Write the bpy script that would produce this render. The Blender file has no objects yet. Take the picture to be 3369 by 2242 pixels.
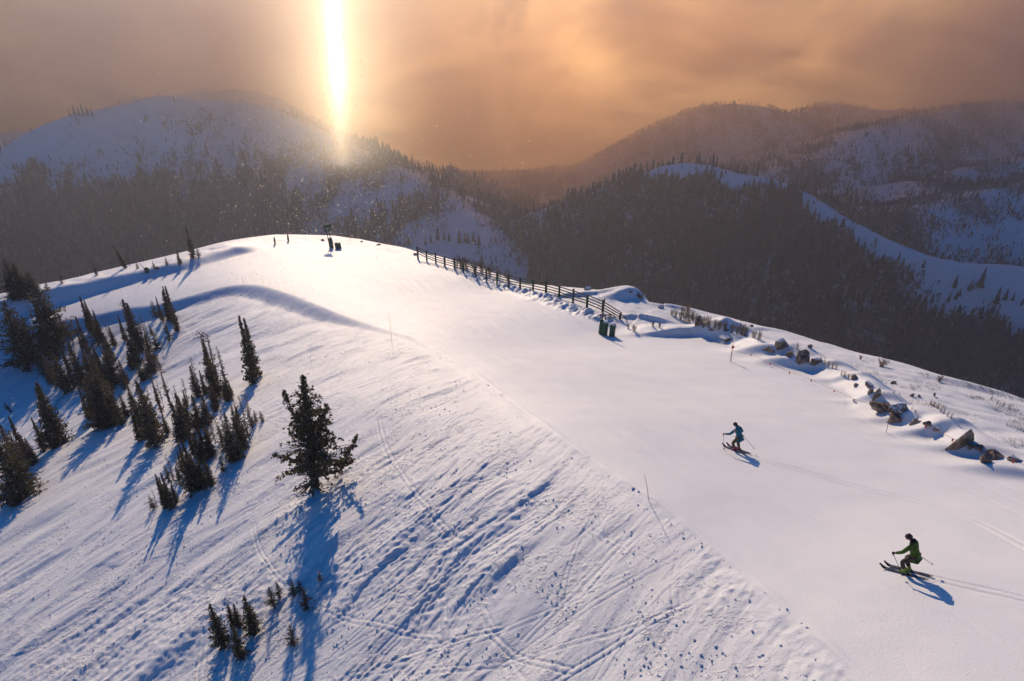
import bpy, bmesh, math, random
import numpy as np
from math import radians, sin, cos, tan, pi
from mathutils import Vector, Matrix, Euler

S = bpy.context.scene
COL = S.collection

# ------------------------------------------------------------------ camera
PITCH = radians(33.0)
FPX, CX, CY = 2619.0, 1684.5, 1121.0          # focal length and centre on a 3369-wide frame
cam_d = bpy.data.cameras.new("camera")
cam_d.sensor_width = 36.0
cam_d.lens = 36.0 * FPX / 3369.0
cam_d.clip_start = 0.5
cam_d.clip_end = 20000.0
cam = bpy.data.objects.new("camera", cam_d)
cam.rotation_euler = (radians(90) - PITCH, 0, 0)
COL.objects.link(cam)
S.camera = cam

# ------------------------------------------------------------------ world, sun, exposure
SUN_EL, SUN_AZ = radians(13.0), radians(-11.5)   # azimuth from +Y, negative = to the left
world = bpy.data.worlds.new("World")
S.world = world
world.use_nodes = True
nt = world.node_tree
for n in list(nt.nodes): nt.nodes.remove(n)
wo = nt.nodes.new("ShaderNodeOutputWorld")
bg = nt.nodes.new("ShaderNodeBackground")
sk = nt.nodes.new("ShaderNodeTexSky")
sk.sky_type = 'NISHITA'; sk.sun_disc = False
sk.sun_elevation = SUN_EL; sk.sun_rotation = SUN_AZ
sk.altitude = 2500; sk.air_density = 1.0; sk.dust_density = 0.6; sk.ozone_density = 3.0
bg.inputs['Strength'].default_value = 0.085
tint = nt.nodes.new("ShaderNodeMix"); tint.data_type = 'RGBA'; tint.blend_type = 'MULTIPLY'
tint.inputs[0].default_value = 1.0; tint.inputs[7].default_value = (0.04, 0.74, 1.32, 1)
nt.links.new(sk.outputs[0], tint.inputs[6])
nt.links.new(tint.outputs[2], bg.inputs[0]); nt.links.new(bg.outputs[0], wo.inputs[0])

sun_d = bpy.data.lights.new("sun", 'SUN')
sun_d.energy = 3.55; sun_d.angle = radians(0.6); sun_d.color = (1.0, 0.765, 0.53)
sun = bpy.data.objects.new("sun", sun_d)
SUN = Vector((sin(SUN_AZ)*cos(SUN_EL), cos(SUN_AZ)*cos(SUN_EL), sin(SUN_EL)))
sun.rotation_euler = SUN.to_track_quat('Z', 'Y').to_euler()
COL.objects.link(sun)

S.view_settings.view_transform = 'Standard'
S.view_settings.look = 'None'
S.view_settings.exposure = 0.0
S.view_settings.gamma = 1.0
S.render.engine = 'CYCLES'
S.cycles.use_denoising = True
S.cycles.max_bounces = 6
S.cycles.diffuse_bounces = 1
S.cycles.volume_bounces = 3
S.cycles.transparent_max_bounces = 8
S.cycles.use_adaptive_sampling = True
S.cycles.adaptive_threshold = 0.02

# ------------------------------------------------------------------ small helpers
CP, SP = cos(PITCH), sin(PITCH)
def W(px, py, d):
    """frame point + distance along the view axis -> world (camera at the origin)"""
    x = (px-CX)/FPX; u = (CY-py)/FPX
    return (x*d, (CP+u*SP)*d, (-SP+u*CP)*d)
def project(p):
    x, y, z = p
    dep = y*CP - z*SP; up = y*SP + z*CP
    return (CX + FPX*x/dep, CY - FPX*up/dep)

def tag(o, label=None, cat=None, group=None, kind=None):
    if label: o['label'] = label
    if cat: o['category'] = cat
    if group: o['group'] = group
    if kind: o['kind'] = kind
    return o
def empty(name, loc, rz=0.0):
    o = bpy.data.objects.new(name, None); COL.objects.link(o)
    o.empty_display_size = 0.3; o.location = loc; o.rotation_euler = (0, 0, rz)
    return o
def mesh_obj(name, verts, faces, mat=None, parent=None, smooth=True, loc=None):
    me = bpy.data.meshes.new(name)
    me.from_pydata([tuple(v) for v in verts], [], faces)
    me.update()
    if smooth:
        me.polygons.foreach_set('use_smooth', [True]*len(me.polygons))
    o = bpy.data.objects.new(name, me); COL.objects.link(o)
    if mat: me.materials.append(mat)
    if parent: o.parent = parent
    if loc is not None: o.location = loc
    return o
def fast_mesh(name, V, F, smooth=True):
    """numpy verts (n,3), faces (m,k) all the same k"""
    me = bpy.data.meshes.new(name)
    V = np.asarray(V, dtype=np.float32); F = np.asarray(F, dtype=np.int32)
    m, k = F.shape
    me.vertices.add(len(V)); me.vertices.foreach_set('co', V.ravel())
    me.loops.add(m*k); me.loops.foreach_set('vertex_index', F.ravel())
    me.polygons.add(m)
    me.polygons.foreach_set('loop_start', np.arange(0, m*k, k, dtype=np.int32))
    me.polygons.foreach_set('loop_total', np.full(m, k, dtype=np.int32))
    me.polygons.foreach_set('use_smooth', np.full(m, smooth, dtype=bool))
    me.update(calc_edges=True)
    return me

# value / gradient noise on arrays
def _h(ix, iy, seed):
    n = (ix*374761393 + iy*668265263 + seed*974711) & 0xffffffff
    n = ((n ^ (n >> 13)) * 1274126177) & 0xffffffff
    n = n ^ (n >> 16)
    return (n & 0xffff)/65535.0
def noise(x, y, seed=0):
    x = np.asarray(x, dtype=np.float64); y = np.asarray(y, dtype=np.float64)
    ix = np.floor(x).astype(np.int64); iy = np.floor(y).astype(np.int64)
    fx = x-ix; fy = y-iy
    def g(a, b):
        t = _h(ix+a, iy+b, seed)*2*pi
        return np.cos(t)*(fx-a) + np.sin(t)*(fy-b)
    u = fx*fx*fx*(fx*(fx*6-15)+10); v = fy*fy*fy*(fy*(fy*6-15)+10)
    a = g(0,0); b = g(1,0); c = g(0,1); d = g(1,1)
    return (a*(1-u)+b*u)*(1-v) + (c*(1-u)+d*u)*v      # about -0.7..0.7
def fbm(x, y, seed=0, octv=4, gain=0.5, lac=2.03):
    t = 0; a = 1.0
    for i in range(octv):
        t = t + a*noise(x, y, seed+i*17); a *= gain; x = x*lac+5.3; y = y*lac+1.7
    return t
def sstep(a, b, x):
    t = np.clip((x-a)/(b-a), 0, 1); return t*t*(3-2*t)

# ------------------------------------------------------------------ the ski hill: heights
TP = [ # frame x, frame y, distance along the view axis
 (2422,1479,46),(2979,1881,29),(3369,2242,22.5),(2860,2242,24.5),(1684,2242,31),(2145,1630,37.5),
 (1773,1387,48.5),(1573,1230,64),(1401,1115,82),(800,936,120),(1100,960,112),(286,1000,125),(100,1062,119),(-300,1130,112),
 (2003,1104,91),(2044,1040,96),(1386,860,140),(1094,817,152),(1684,960,119),
 (2545,1150,80),(2880,1340,57),(3260,1500,45),(2405,1190,74),(3369,1560,42),(2700,1700,37),(2100,1300,61),(1750,1150,82),
 # skyline
 (-300,1060,125),(127,948,138),(300,902,147),(453,865,150),(600,832,154),(743,795,158),(900,772,161),(1100,777,162),
 (1185,789,160),(1328,815,151),(1380,831,146),(1452,843,141),(1600,886,128),(1753,929,117),(1867,944,112),(2000,965,108),
 (2068,960,108),(2134,996,104),(2187,1017,103),(2265,1023,104),(2399,1050,100),(2580,1101,92),(2771,1156,85),(2962,1201,78),
 (3200,1278,70),(3369,1328,65),(3700,1440,57),(4100,1600,49),
 # the side slope
 (800,1030,106),(500,1100,108),(250,1150,113),(715,1287,84),(629,1616,58),(1030,1590,52),(0,2242,44),(715,2242,37.5),(715,2002,43),
 (0,1716,66),(0,1287,108),(-600,1716,84),(-600,2242,51),(1100,1250,72),(1300,1500,51.5),(1200,1900,40),(330,1400,82),
]
_pts = [W(*t) for t in TP] + [(0,5,-21.5),(14,4,-16.5),(-16,8,-31.5),(30,5,-16),(-40,10,-41),(40,20,-23.5),(-70,30,-55),(0,-10,-15)]
_pts = np.array(_pts)
_sc = 50.0
def _k(r2): return 0.5*r2*np.log(r2+1e-12)
def _fit():
    P = _pts[:, :2]/_sc; n = len(P)
    d2 = ((P[:, None]-P[None])**2).sum(-1)
    K = _k(d2) + np.eye(n)*0.02
    A = np.zeros((n+3, n+3)); A[:n,:n] = K; A[:n,n] = 1; A[:n,n+1:] = P; A[n,:n] = 1; A[n+1:,:n] = P.T
    b = np.zeros(n+3); b[:n] = _pts[:,2]
    return np.linalg.solve(A, b)
_wt = _fit()
def tps(x, y):
    x = np.asarray(x, float)/_sc; y = np.asarray(y, float)/_sc
    n = len(_pts)
    z = _wt[n] + _wt[n+1]*x + _wt[n+2]*y
    for i in range(n):
        z = z + _wt[i]*_k((x-_pts[i,0]/_sc)**2 + (y-_pts[i,1]/_sc)**2)
    return z
# skyline: horizontal range of the crest for each azimuth
CR = [t for t in TP[27:55]]
_c = np.array([W(*t) for t in CR])
_caz = np.arctan2(_c[:,0], _c[:,1]); _cr = np.hypot(_c[:,0], _c[:,1])
_o = np.argsort(_caz); _caz = _caz[_o]; _cr = _cr[_o]
def crest_r(az): return np.interp(az, _caz, _cr)
def base_h(x, y):
    x = np.asarray(x, float); y = np.asarray(y, float)
    r = np.hypot(x, y); az = np.arctan2(x, y); rc = crest_r(az)
    s = r-rc
    rr = np.where(s > 0, rc + 4*np.tanh(np.maximum(s,0)/4), r)
    k = rr/np.maximum(r, 1e-6)
    z = tps(x*k, y*k)
    sp = np.maximum(s, 0)
    return z - 0.80*(np.sqrt(sp*sp+6.0)-math.sqrt(6.0)) - 0.03*sp
def ray_hit(px, py, hf, t0=12.0, t1=400.0, n=3000):
    t = np.linspace(t0, t1, n)
    q = W(px, py, 1.0)
    z = q[2]*t - hf(q[0]*t, q[1]*t)
    i = np.argmax(z < 0)
    if i == 0: return None
    a = t[i-1] + (t[i]-t[i-1])*z[i-1]/(z[i-1]-z[i])
    return np.array((q[0]*a, q[1]*a, q[2]*a))
def poly_world(pts):
    out = []
    for p in pts:
        h = ray_hit(p[0], p[1], base_h)
        if h is not None: out.append(h)
    return np.array(out)
def pdist(x, y, L, closed=False):
    """distance, signed side (+ = left of the direction of travel), arc length"""
    best = np.full(np.shape(x), 1e18); side = np.zeros(np.shape(x)); arc = np.zeros(np.shape(x)); s0 = 0.0
    for i in range(len(L)-1):
        ax, ay = L[i][0], L[i][1]; bx, by = L[i+1][0], L[i+1][1]
        dx, dy = bx-ax, by-ay; l = math.hypot(dx, dy)+1e-9
        t = np.clip(((x-ax)*dx+(y-ay)*dy)/(l*l), 0, 1)
        ex = x-(ax+t*dx); ey = y-(ay+t*dy)
        d = ex*ex+ey*ey
        m = d < best
        best = np.where(m, d, best)
        side = np.where(m, np.sign(dx*(y-ay)-dy*(x-ax)), side)
        arc = np.where(m, s0+t*l, arc)
        s0 += l
    return np.sqrt(best), side, arc
def smooth_line(L, n=3):
    L = np.array(L, float)
    for _ in range(n):
        a = L[:-1]*0.75+L[1:]*0.25; b = L[:-1]*0.25+L[1:]*0.75
        L = np.vstack([L[:1], np.stack([a, b], 1).reshape(-1, L.shape[1]), L[-1:]])
    return L
# groomed run / side slope boundary, going from the far left towards the camera
EDGE = smooth_line(poly_world([(-300,1125),(100,1070),(286,1041),(420,1010),(529,1001),(657,965),(740,942),(810,936),(872,940),(1000,985),
   (1115,1030),(1287,1087),(1401,1122),(1573,1230),(1773,1387),(1959,1523),(2145,1630),(2288,1752),(2431,1859),(2645,2045),(2860,2242)]), 2)
_q = EDGE[-1]-EDGE[-4]; EDGE = np.vstack([EDGE, EDGE[-1]+_q/np.hypot(_q[0],_q[1])*18])
# bank on the far side of the run, upper left
BERM = smooth_line(poly_world([(-200,1090),(60,1035),(200,990),(300,962),(450,922),(560,897),(640,876),(730,851),(790,833),(845,820),(900,812)]), 2)
# plough lumps under the fence
PLOW = smooth_line(poly_world([(1560,908),(1640,935),(1740,968),(1840,1005),(1930,1035),(1990,1052)]), 2)
# snow shoulder in front of the boulders
SHOUL = smooth_line(poly_world([(1080,806),(1200,822),(1386,866),(1500,896),(1636,940),(1795,990),(1930,1040),(2000,1075),(2050,1098),(2200,1088),(2330,1105),(2450,1140),(2560,1165),(2640,1190),(2740,1228),(2830,1285),(2900,1345),
   (2990,1395),(3100,1440),(3230,1492),(3369,1535),(3600,1600)]), 2)
_i = np.argmin(np.hypot(SHOUL[:,0]-poly_world([(2060,1098)])[0][0], SHOUL[:,1]-poly_world([(2060,1098)])[0][1]))
SH0 = np.hypot(*(np.diff(SHOUL[:_i+1,:2],axis=0).T)).sum()
FALL = (-0.66, -0.75)      # direction the wind and ski marks run on the side slope

def line_px(pts, n=2): return smooth_line(poly_world(pts), n)
TRACKS = []   # (polyline, half width, depth)
def pair(pts, gap, w, dep):
    L = line_px(pts)
    d = np.gradient(L[:, :2], axis=0); nrm = np.stack([-d[:,1], d[:,0]], 1); nrm /= np.linalg.norm(nrm, axis=1)[:,None]+1e-9
    for s in (-0.5, 0.5):
        M = L.copy(); M[:, :2] += nrm*gap*s
        TRACKS.append((M, w, dep))
pair([(2480,1500),(2522,1519),(2667,1558),(2847,1612),(3015,1649),(3183,1703),(3369,1799),(3500,1880)], 0.42, 0.065, 0.065)
pair([(2990,1884),(3027,1892),(3147,1919),(3369,1970),(3500,2005)], 0.36, 0.062, 0.06)
for L in ([(2246,1180),(2400,1235),(2600,1320),(2750,1400),(2960,1490),(3065,1530),(3197,1580),(3369,1660)],
          [(2330,1105+110),(2480,1240),(2750,1343),(2960,1448),(3065,1500),(3197,1548),(3369,1627)],
          [(2250,1250),(2500,1330),(2800,1450),(3100,1570),(3369,1700)]):
    TRACKS.append((line_px(L), 0.09, 0.035))
for L in ([(1700,1050),(1900,1180),(2150,1330),(2500,1560),(2900,1850),(3369,2180)],[(1500,960),(1750,1090),(2050,1260),(2500,1480),(3000,1720),(3369,1890)]): TRACKS.append((line_px(L), 0.0901, 0.010))
_r = random.Random(5)
for i in range(120):     # ski marks on the side slope
    px = _r.uniform(100, 2300); py = _r.uniform(1000, 2200)
    h = ray_hit(px, py, base_h)
    if h is None: continue
    dd, sd, _ = pdist(np.array([h[0]]), np.array([h[1]]), EDGE)
    a = math.atan2(FALL[1], FALL[0]) + _r.uniform(-0.4, 0.4) + (_r.choice((0, 0, 0, 0.8, -0.8)))
    ln = _r.uniform(4, 20); c = _r.uniform(-0.07, 0.07)
    L = []
    x, y = h[0]-cos(a)*ln/2, h[1]-sin(a)*ln/2
    for k in range(14):
        L.append((x, y, 0)); x += cos(a)*ln/13; y += sin(a)*ln/13; a += c
    L = np.array(L)
    for s in (-0.5, 0.5):
        M = L.copy(); M[:,0] += -sin(a)*0.3*s; M[:,1] += cos(a)*0.3*s
        TRACKS.append((M, _r.uniform(0.04, 0.0599), 0.02+0.024*((i*37)%10)/10))
SCOOP = []  # local bumps: px,py, amplitude, radius along, radius across, angle(deg)
def bump(px, py, amp, ra, rb, ang):
    h = ray_hit(px, py, base_h)
    if h is not None: SCOOP.append((h[0], h[1], amp, ra, rb, radians(ang)))
for b in [(2068,975,1.3,3.5,2.2,20),(1900,975,0.5,6,1.0,10),(2130,1055,0.7,3.2,0.9,-15),(2230,1105,0.9,4.2,1.1,-5),(2330,1090,0.9,2.5,1.6,10),
          (2400,1110,1.5,2.6,1.6,30),(2520,1175,1.5,3.2,2.0,-30),(2575,1205,1.0,2.6,1.6,-35),(2700,1225,0.5,2.2,0.9,-30),(2790,1270,0.6,2.6,1.0,-35),
          (2860,1340,0.6,2.0,1.0,-40),(2950,1400,0.55,2.2,1.1,-30),(3060,1440,0.8,2.0,1.2,-10),(3180,1500,0.7,2.6,1.2,-35),(3300,1560,0.6,2.4,1.3,-25),
          (3050,1300,0.45,6,1.1,-52),(3150,1275,0.5,5,0.9,-50),(2960,1265,0.3,5,0.9,-50),(3250,1400,0.3,5,0.8,-50),
          (1330,2010,0.2,3.0,1.1,47),(900,1715,0.22,2.2,0.8,42),(180,2060,0.22,3.0,1.0,47),(560,2140,0.22,3.5,1.1,44),(1640,1870,0.22,1.8,0.7,49),(640,1880,0.2,2.2,0.8,40),(380,1820,0.18,2.5,0.8,45),(1080,1780,0.25,2.5,0.9,45),(2210,1015,0.4,3,1,-20),(2480,1090,0.4,3,1,-20)]:
    bump(*b)

def hill(x, y):
    """full height of the ski hill with every drift, bank and ski mark"""
    z = base_h(x, y)
    r = np.hypot(x, y)
    de, se, arc = pdist(x, y, EDGE)
    tot = np.hypot(*(np.diff(EDGE[:, :2], axis=0).T)).sum()
    # which side is the side slope? travelling towards the camera it lies on the right hand
    L = np.where(se < 0, de, -de)                 # + on the side slope
    fr = arc/tot
    L = L + (0.12*noise(x/0.8, y/0.8, 92)+0.30*noise(x/6.0, y/6.0, 93))*sstep(0.4, 0.6, fr)
    A = 1.0*(1-sstep(0.34, 0.52, fr)) + 0.22
    A = A*(0.9+0.3*noise(arc/14.0, arc*0+3.3, 4))
    wob = 0.5*noise(x/6.5, y/6.5, 91)+0.12*noise(x/1.1, y/1.1, 95)
    hm_ = sstep(0.36, 0.54, fr)
    z = z - A*sstep(-0.1, (2.6+A*0.5)*(1-hm_)+1.0*hm_, L+wob*0.6*(1-0.7*hm_)) 
    side = sstep(0.2, 5.0, L)
    z = z + 0.06*np.exp(-((de)/0.16)**2)*sstep(0.45, 0.6, fr)*(0.5+0.9*noise(arc/1.7, arc*0+9.1, 94))
    sidef = sstep(-0.05, 0.5, L)*(0.25+0.35*hm_+(0.75-0.35*hm_)*sstep(0, 4, L))
    near = sstep(75, 30, r)
    inside = sstep(2.0, -6.0, r-crest_r(np.arctan2(x, y)))
    # wind-worked, skied-out snow of the side slope
    ux = x*FALL[0]+y*FALL[1]; uy = -x*FALL[1]+y*FALL[0]
    wx = ux + 1.6*noise(x/7, y/7, 7); wy = uy + 1.3*noise(x/6, y/6, 8)
    big = 0.55*noise(wx/13, wy/5.5, 21) + 0.36*noise(wx/6.5, wy/2.1, 22)
    med = 0.12*noise(wx/5.5, wy/0.95, 23) + 0.075*near*noise(wx/2.8, wy/0.42, 24) + 0.04*near*noise(wx/1.4, wy/0.24, 29)
    rid = 0.13*(1-np.abs(noise(wx/4.2, wy/1.1, 25))*3.2)
    msk = sstep(-0.15, 0.35, noise(x/8, y/8, 31))
    fin = near*(0.07*noise(x/0.55, y/0.45, 26)+0.05*noise(x/0.27, y/0.27, 27))*msk
    cl = near*np.maximum(noise(x/0.33, y/0.33, 28)-0.25, 0)*0.22*sstep(0.0, 0.3, noise(x/4.5, y/4.5, 32))
    scp = noise(wx/2.6, wy/0.8, 33); scm = sstep(-0.05, 0.25, noise(x/10, y/7, 34))
    scarp = 0.065*sstep(0.0, 0.10, scp)*scm + 0.05*near*sstep(0.02, 0.10, noise(wx/1.1, wy/0.38, 35))*sstep(0.0, 0.3, noise(x/6, y/6, 36))
    z = z + side*scarp*0.8
    z = z + side*(big*0.75 + rid*0.15) + sidef*(med*(0.5+0.9*msk) + fin + cl)
    # run
    run = sstep(0.5, -2.0, L)
    z = z + run*(0.05*noise(x/6, y/6, 41) + 0.012*noise(x/0.9+y/3, y/0.9, 42) + 0.022*noise((x*0.94+y*0.34)/0.7, (-x*0.34+y*0.94)/16, 43)*sstep(0.0, 0.3, noise(x/11, y/11, 44)+0.15))
    # upper-left bank
    db, sb, ab = pdist(x, y, BERM)
    B = np.where(sb > 0, db, -db)
    totb = np.hypot(*(np.diff(BERM[:, :2], axis=0).T)).sum()
    fb = sstep(0.0, 0.12, ab/totb)*sstep(1.0, 0.86, ab/totb)
    z = z + (1.5+1.0*sstep(0.6,0.2,ab/totb))*fb*sstep(-2.6, 1.2, B+0.5*noise(x/5, y/5, 51))*sstep(14, 4, B)
    z = z + inside*sstep(0, 3, B)*(B < 30)*(0.28*noise(x/5, y/2.5, 52)+0.14*noise(x/1.8, y/1.0, 53))*sstep(9, 3, db)
    # plough lumps under the fence
    dp, sp_, ap = pdist(x, y, PLOW)
    z = z + np.exp(-(dp/1.1)**2)*(0.45+0.7*noise(x/1.0, y/1.0, 61)+0.45*noise(x/0.5, y/0.5, 62))
    # right-hand shoulder and wind-scoured ground behind it
    ds, ss, as_ = pdist(x, y, SHOUL)
    R = np.where(ss > 0, ds, -ds)                 # + away from the run
    hgt = 1.05 + 1.0*noise(as_/4.5, as_*0+1.1, 71); wS = 2.0 + 1.8*noise(as_/6.0, as_*0+7.7, 75)
    hgt = hgt*sstep(SH0-2, SH0+8, as_)
    z = z + run*(hgt*sstep(-wS, 0.25, R+0.25*noise(x/1.5, y/1.5, 76))*(1-0.75*sstep(0.4, 2.6, R)))
    back = sstep(1.0, 4.0, R)*(R < 200)*inside
    a = radians(-50); vx = x*cos(a)+y*sin(a); vy = -x*sin(a)+y*cos(a)
    z = z + back*(0.42*noise(vx/9, vy/2.6, 72) + 0.17*noise(vx/3.2, vy/0.8, 73) + 0.09*noise(vx/1.2, vy/0.4, 74))
    for (cx, cy, am, ra, rb, an) in SCOOP:
        ex = (x-cx)*cos(an)+(y-cy)*sin(an); ey = -(x-cx)*sin(an)+(y-cy)*cos(an)
        z = z + am*np.exp(-(ex/ra)**2-(np.where(ey < 0, ey*1.9, ey*0.75)/rb)**2)
    # marks
    for (T, w, dep) in TRACKS:
        mx, my = T[:,0].min()-1, T[:,1].min()-1; Mx, My = T[:,0].max()+1, T[:,1].max()+1
        m = (x > mx) & (x < Mx) & (y > my) & (y < My)
        if not m.any(): continue
        d, _, _ = pdist(x[m], y[m], T)
        z[m] += (side[m] if w < 0.06 else 1.0)*(-dep*np.exp(-(d/w)**2) + dep*0.08*np.exp(-((d-2.2*w)/w)**2))
    return z

# polar sheet of ground round the drone, finest where the camera looks
_az = np.concatenate([np.arange(-78, -49, 1.0), np.arange(-49, 49.001, 0.09), np.arange(50, 79, 1.0)])
_rr = np.concatenate([[0.5, 1.5, 3, 4.5], np.exp(np.arange(math.log(6), math.log(190), 0.0029)), np.exp(np.arange(math.log(190), math.log(430), 0.02))])
AZ = np.radians(_az)
GA, GR = np.meshgrid(AZ, _rr, indexing='ij')
GX, GY = GR*np.sin(GA), GR*np.cos(GA)
GZ = hill(GX.ravel(), GY.ravel()).reshape(GX.shape)
def _grid_faces(na, nr):
    i = np.arange(na-1)[:, None]*nr + np.arange(nr-1)[None]
    return np.stack([i, i+1, i+nr+1, i+nr], -1).reshape(-1, 4)
def ground(x, y):
    """height of the ground mesh at a point"""
    a = math.atan2(x, y); r = math.hypot(x, y)
    i = int(np.clip(np.searchsorted(AZ, a)-1, 0, len(AZ)-2)); j = int(np.clip(np.searchsorted(_rr, r)-1, 0, len(_rr)-2))
    u = min(1, max(0, (a-AZ[i])/(AZ[i+1]-AZ[i]))); v = min(1, max(0, (r-_rr[j])/(_rr[j+1]-_rr[j])))
    return float((GZ[i,j]*(1-u)+GZ[i+1,j]*u)*(1-v)+(GZ[i,j+1]*(1-u)+GZ[i+1,j+1]*u)*v)
def at(px, py):
    """where the line of sight through a frame point first meets the hill"""
    q = W(px, py, 1.0); a = math.atan2(q[0], q[1]); k = q[2]/math.hypot(q[0], q[1])
    i = int(np.clip(np.searchsorted(AZ, a)-1, 0, len(AZ)-2)); u = min(1, max(0, (a-AZ[i])/(AZ[i+1]-AZ[i])))
    z = GZ[i]*(1-u)+GZ[i+1]*u
    f = k*_rr - z
    j = np.argmax(f[4:] < 0)+4
    if j <= 4 or f[j] >= 0: return None
    t = f[j-1]/(f[j-1]-f[j]); r = _rr[j-1]+(_rr[j]-_rr[j-1])*t
    return Vector((r*sin(a), r*cos(a), ground(r*sin(a), r*cos(a))))

GROUGH = None
def rough_mask(x, y):
    """where the snow is chopped up (side slope, scoured ground) and where it is groomed"""
    r = np.hypot(x, y)
    de, se, _ = pdist(x, y, EDGE); L = np.where(se < 0, de, -de)
    ds, ss, _ = pdist(x, y, SHOUL); R = np.where(ss > 0, ds, -ds)
    return np.maximum(sstep(-0.5, 2.5, L), 0.75*sstep(1.0, 3.0, R)*(R < 200))
GROUGH = rough_mask(GX.ravel(), GY.ravel())
# ------------------------------------------------------------------ materials
def mat(name, color, rough=0.8, metal=0.0, spec=0.3, noise_amt=0.0, scale=5.0, color2=None, bump=0.0, bscale=30.0, detail=4.0, stretch=(1,1,1), coords='Object', trans=0.0):
    m = bpy.data.materials.new(name); m.use_nodes = True
    t = m.node_tree; b = t.nodes['Principled BSDF']
    b.inputs['Roughness'].default_value = rough; b.inputs['Metallic'].default_value = metal
    b.inputs['Specular IOR Level'].default_value = spec
    b.inputs['Base Color'].default_value = (*color, 1)
    tc = t.nodes.new('ShaderNodeTexCoord'); mp = t.nodes.new('ShaderNodeMapping'); mp.inputs['Scale'].default_value = stretch
    t.links.new(tc.outputs[coords], mp.inputs['Vector'])
    if color2 is not None:
        n = t.nodes.new('ShaderNodeTexNoise'); n.inputs['Scale'].default_value = scale; n.inputs['Detail'].default_value = detail
        r = t.nodes.new('ShaderNodeValToRGB'); r.color_ramp.elements[0].position = 0.38; r.color_ramp.elements[1].position = 0.62
        r.color_ramp.elements[0].color = (*color, 1); r.color_ramp.elements[1].color = (*color2, 1)
        t.links.new(mp.outputs[0], n.inputs['Vector']); t.links.new(n.outputs['Fac'], r.inputs[0]); t.links.new(r.outputs[0], b.inputs['Base Color'])
    if bump > 0:
        n2 = t.nodes.new('ShaderNodeTexNoise'); n2.inputs['Scale'].default_value = bscale; n2.inputs['Detail'].default_value = 3
        bp = t.nodes.new('ShaderNodeBump'); bp.inputs['Strength'].default_value = 1.0; bp.inputs['Distance'].default_value = bump
        t.links.new(mp.outputs[0], n2.inputs['Vector']); t.links.new(n2.outputs['Fac'], bp.inputs['Height']); t.links.new(bp.outputs[0], b.inputs['Normal'])
    if trans: b.inputs['Transmission Weight'].default_value = trans
    return m

# snow of the ski hill: packed snow, faint tone variation, grain and glitter-like roughness
def snow_material():
    m = bpy.data.materials.new('packed_snow'); m.use_nodes = True
    t = m.node_tree; N = t.nodes; Lk = t.links.new; b = N['Principled BSDF']
    tc = N.new('ShaderNodeTexCoord')
    n1 = N.new('ShaderNodeTexNoise'); n1.inputs['Scale'].default_value = 0.35; n1.inputs['Detail'].default_value = 6
    Lk(tc.outputs['Object'], n1.inputs['Vector'])
    r1 = N.new('ShaderNodeValToRGB'); r1.color_ramp.elements[0].position = 0.3; r1.color_ramp.elements[1].position = 0.7
    r1.color_ramp.elements[0].color = (0.84, 0.845, 0.86, 1); r1.color_ramp.elements[1].color = (0.92, 0.915, 0.91, 1)
    Lk(n1.outputs['Fac'], r1.inputs[0]); Lk(r1.outputs[0], b.inputs['Base Color'])
    b.inputs['Roughness'].default_value = 0.55
    b.inputs['Specular IOR Level'].default_value = 0.26
    def noi(scale, det, ro=0.6):
        q = N.new('ShaderNodeTexNoise'); q.inputs['Scale'].default_value = scale; q.inputs['Detail'].default_value = det; q.inputs['Roughness'].default_value = ro
        Lk(tc.outputs['Object'], q.inputs['Vector']); return q.outputs['Fac']
    def mth(op, a, b_=None, c_=None):
        q = N.new('ShaderNodeMath'); q.operation = op
        for i_, v in enumerate((a, b_, c_)):
            if v is None: continue
            if isinstance(v, (int, float)): q.inputs[i_].default_value = v
            else: Lk(v, q.inputs[i_])
        return q.outputs[0]
    def ramp(v, a, b_):
        q = N.new('ShaderNodeMapRange'); q.interpolation_type = 'SMOOTHSTEP'; q.inputs['From Min'].default_value = a; q.inputs['From Max'].default_value = b_; Lk(v, q.inputs['Value']); return q.outputs[0]
    ro = N.new('ShaderNodeAttribute'); ro.attribute_name = 'rough'
    grain = mth('MULTIPLY', noi(11.0, 4, 0.7), 0.018)
    lumps = mth('MULTIPLY', mth('MULTIPLY', ramp(noi(4.2, 4), 0.50, 0.72), ramp(noi(0.33, 2), 0.47, 0.60)), 0.05)   # kicked-up crumbs, in patches
    mpa = N.new('ShaderNodeMapping'); mpa.inputs['Rotation'].default_value = (0, 0, -math.atan2(FALL[1], FALL[0])); mpb = N.new('ShaderNodeMapping'); mpb.inputs['Scale'].default_value = (0.55, 2.6, 1.0)
    Lk(tc.outputs['Object'], mpa.inputs['Vector']); Lk(mpa.outputs[0], mpb.inputs['Vector'])
    qa = N.new('ShaderNodeTexNoise'); qa.inputs['Scale'].default_value = 1.5; qa.inputs['Detail'].default_value = 7; qa.inputs['Roughness'].default_value = 0.72; Lk(mpb.outputs[0], qa.inputs['Vector'])
    chop = mth('ADD', mth('MULTIPLY', noi(2.0, 7, 0.76), 0.045), mth('MULTIPLY', qa.outputs['Fac'], 0.05))
    hgt = mth('ADD', grain, mth('MULTIPLY', ro.outputs['Fac'], mth('ADD', lumps, chop)))
    bp = N.new('ShaderNodeBump'); bp.inputs['Strength'].default_value = 1.0; bp.inputs['Distance'].default_value = 1.0
    Lk(hgt, bp.inputs['Height']); Lk(bp.outputs[0], b.inputs['Normal'])
    return m
M = {}
M['snow'] = snow_material()
me = fast_mesh('snow_slope', np.stack([GX, GY, GZ], -1).reshape(-1, 3), _grid_faces(*GX.shape))
me.materials.append(M['snow'])
_ra = me.attributes.new('rough', 'FLOAT', 'POINT'); _ra.data.foreach_set('value', GROUGH.astype(np.float32))
snow = bpy.data.objects.new('snow_slope', me); COL.objects.link(snow)
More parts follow.
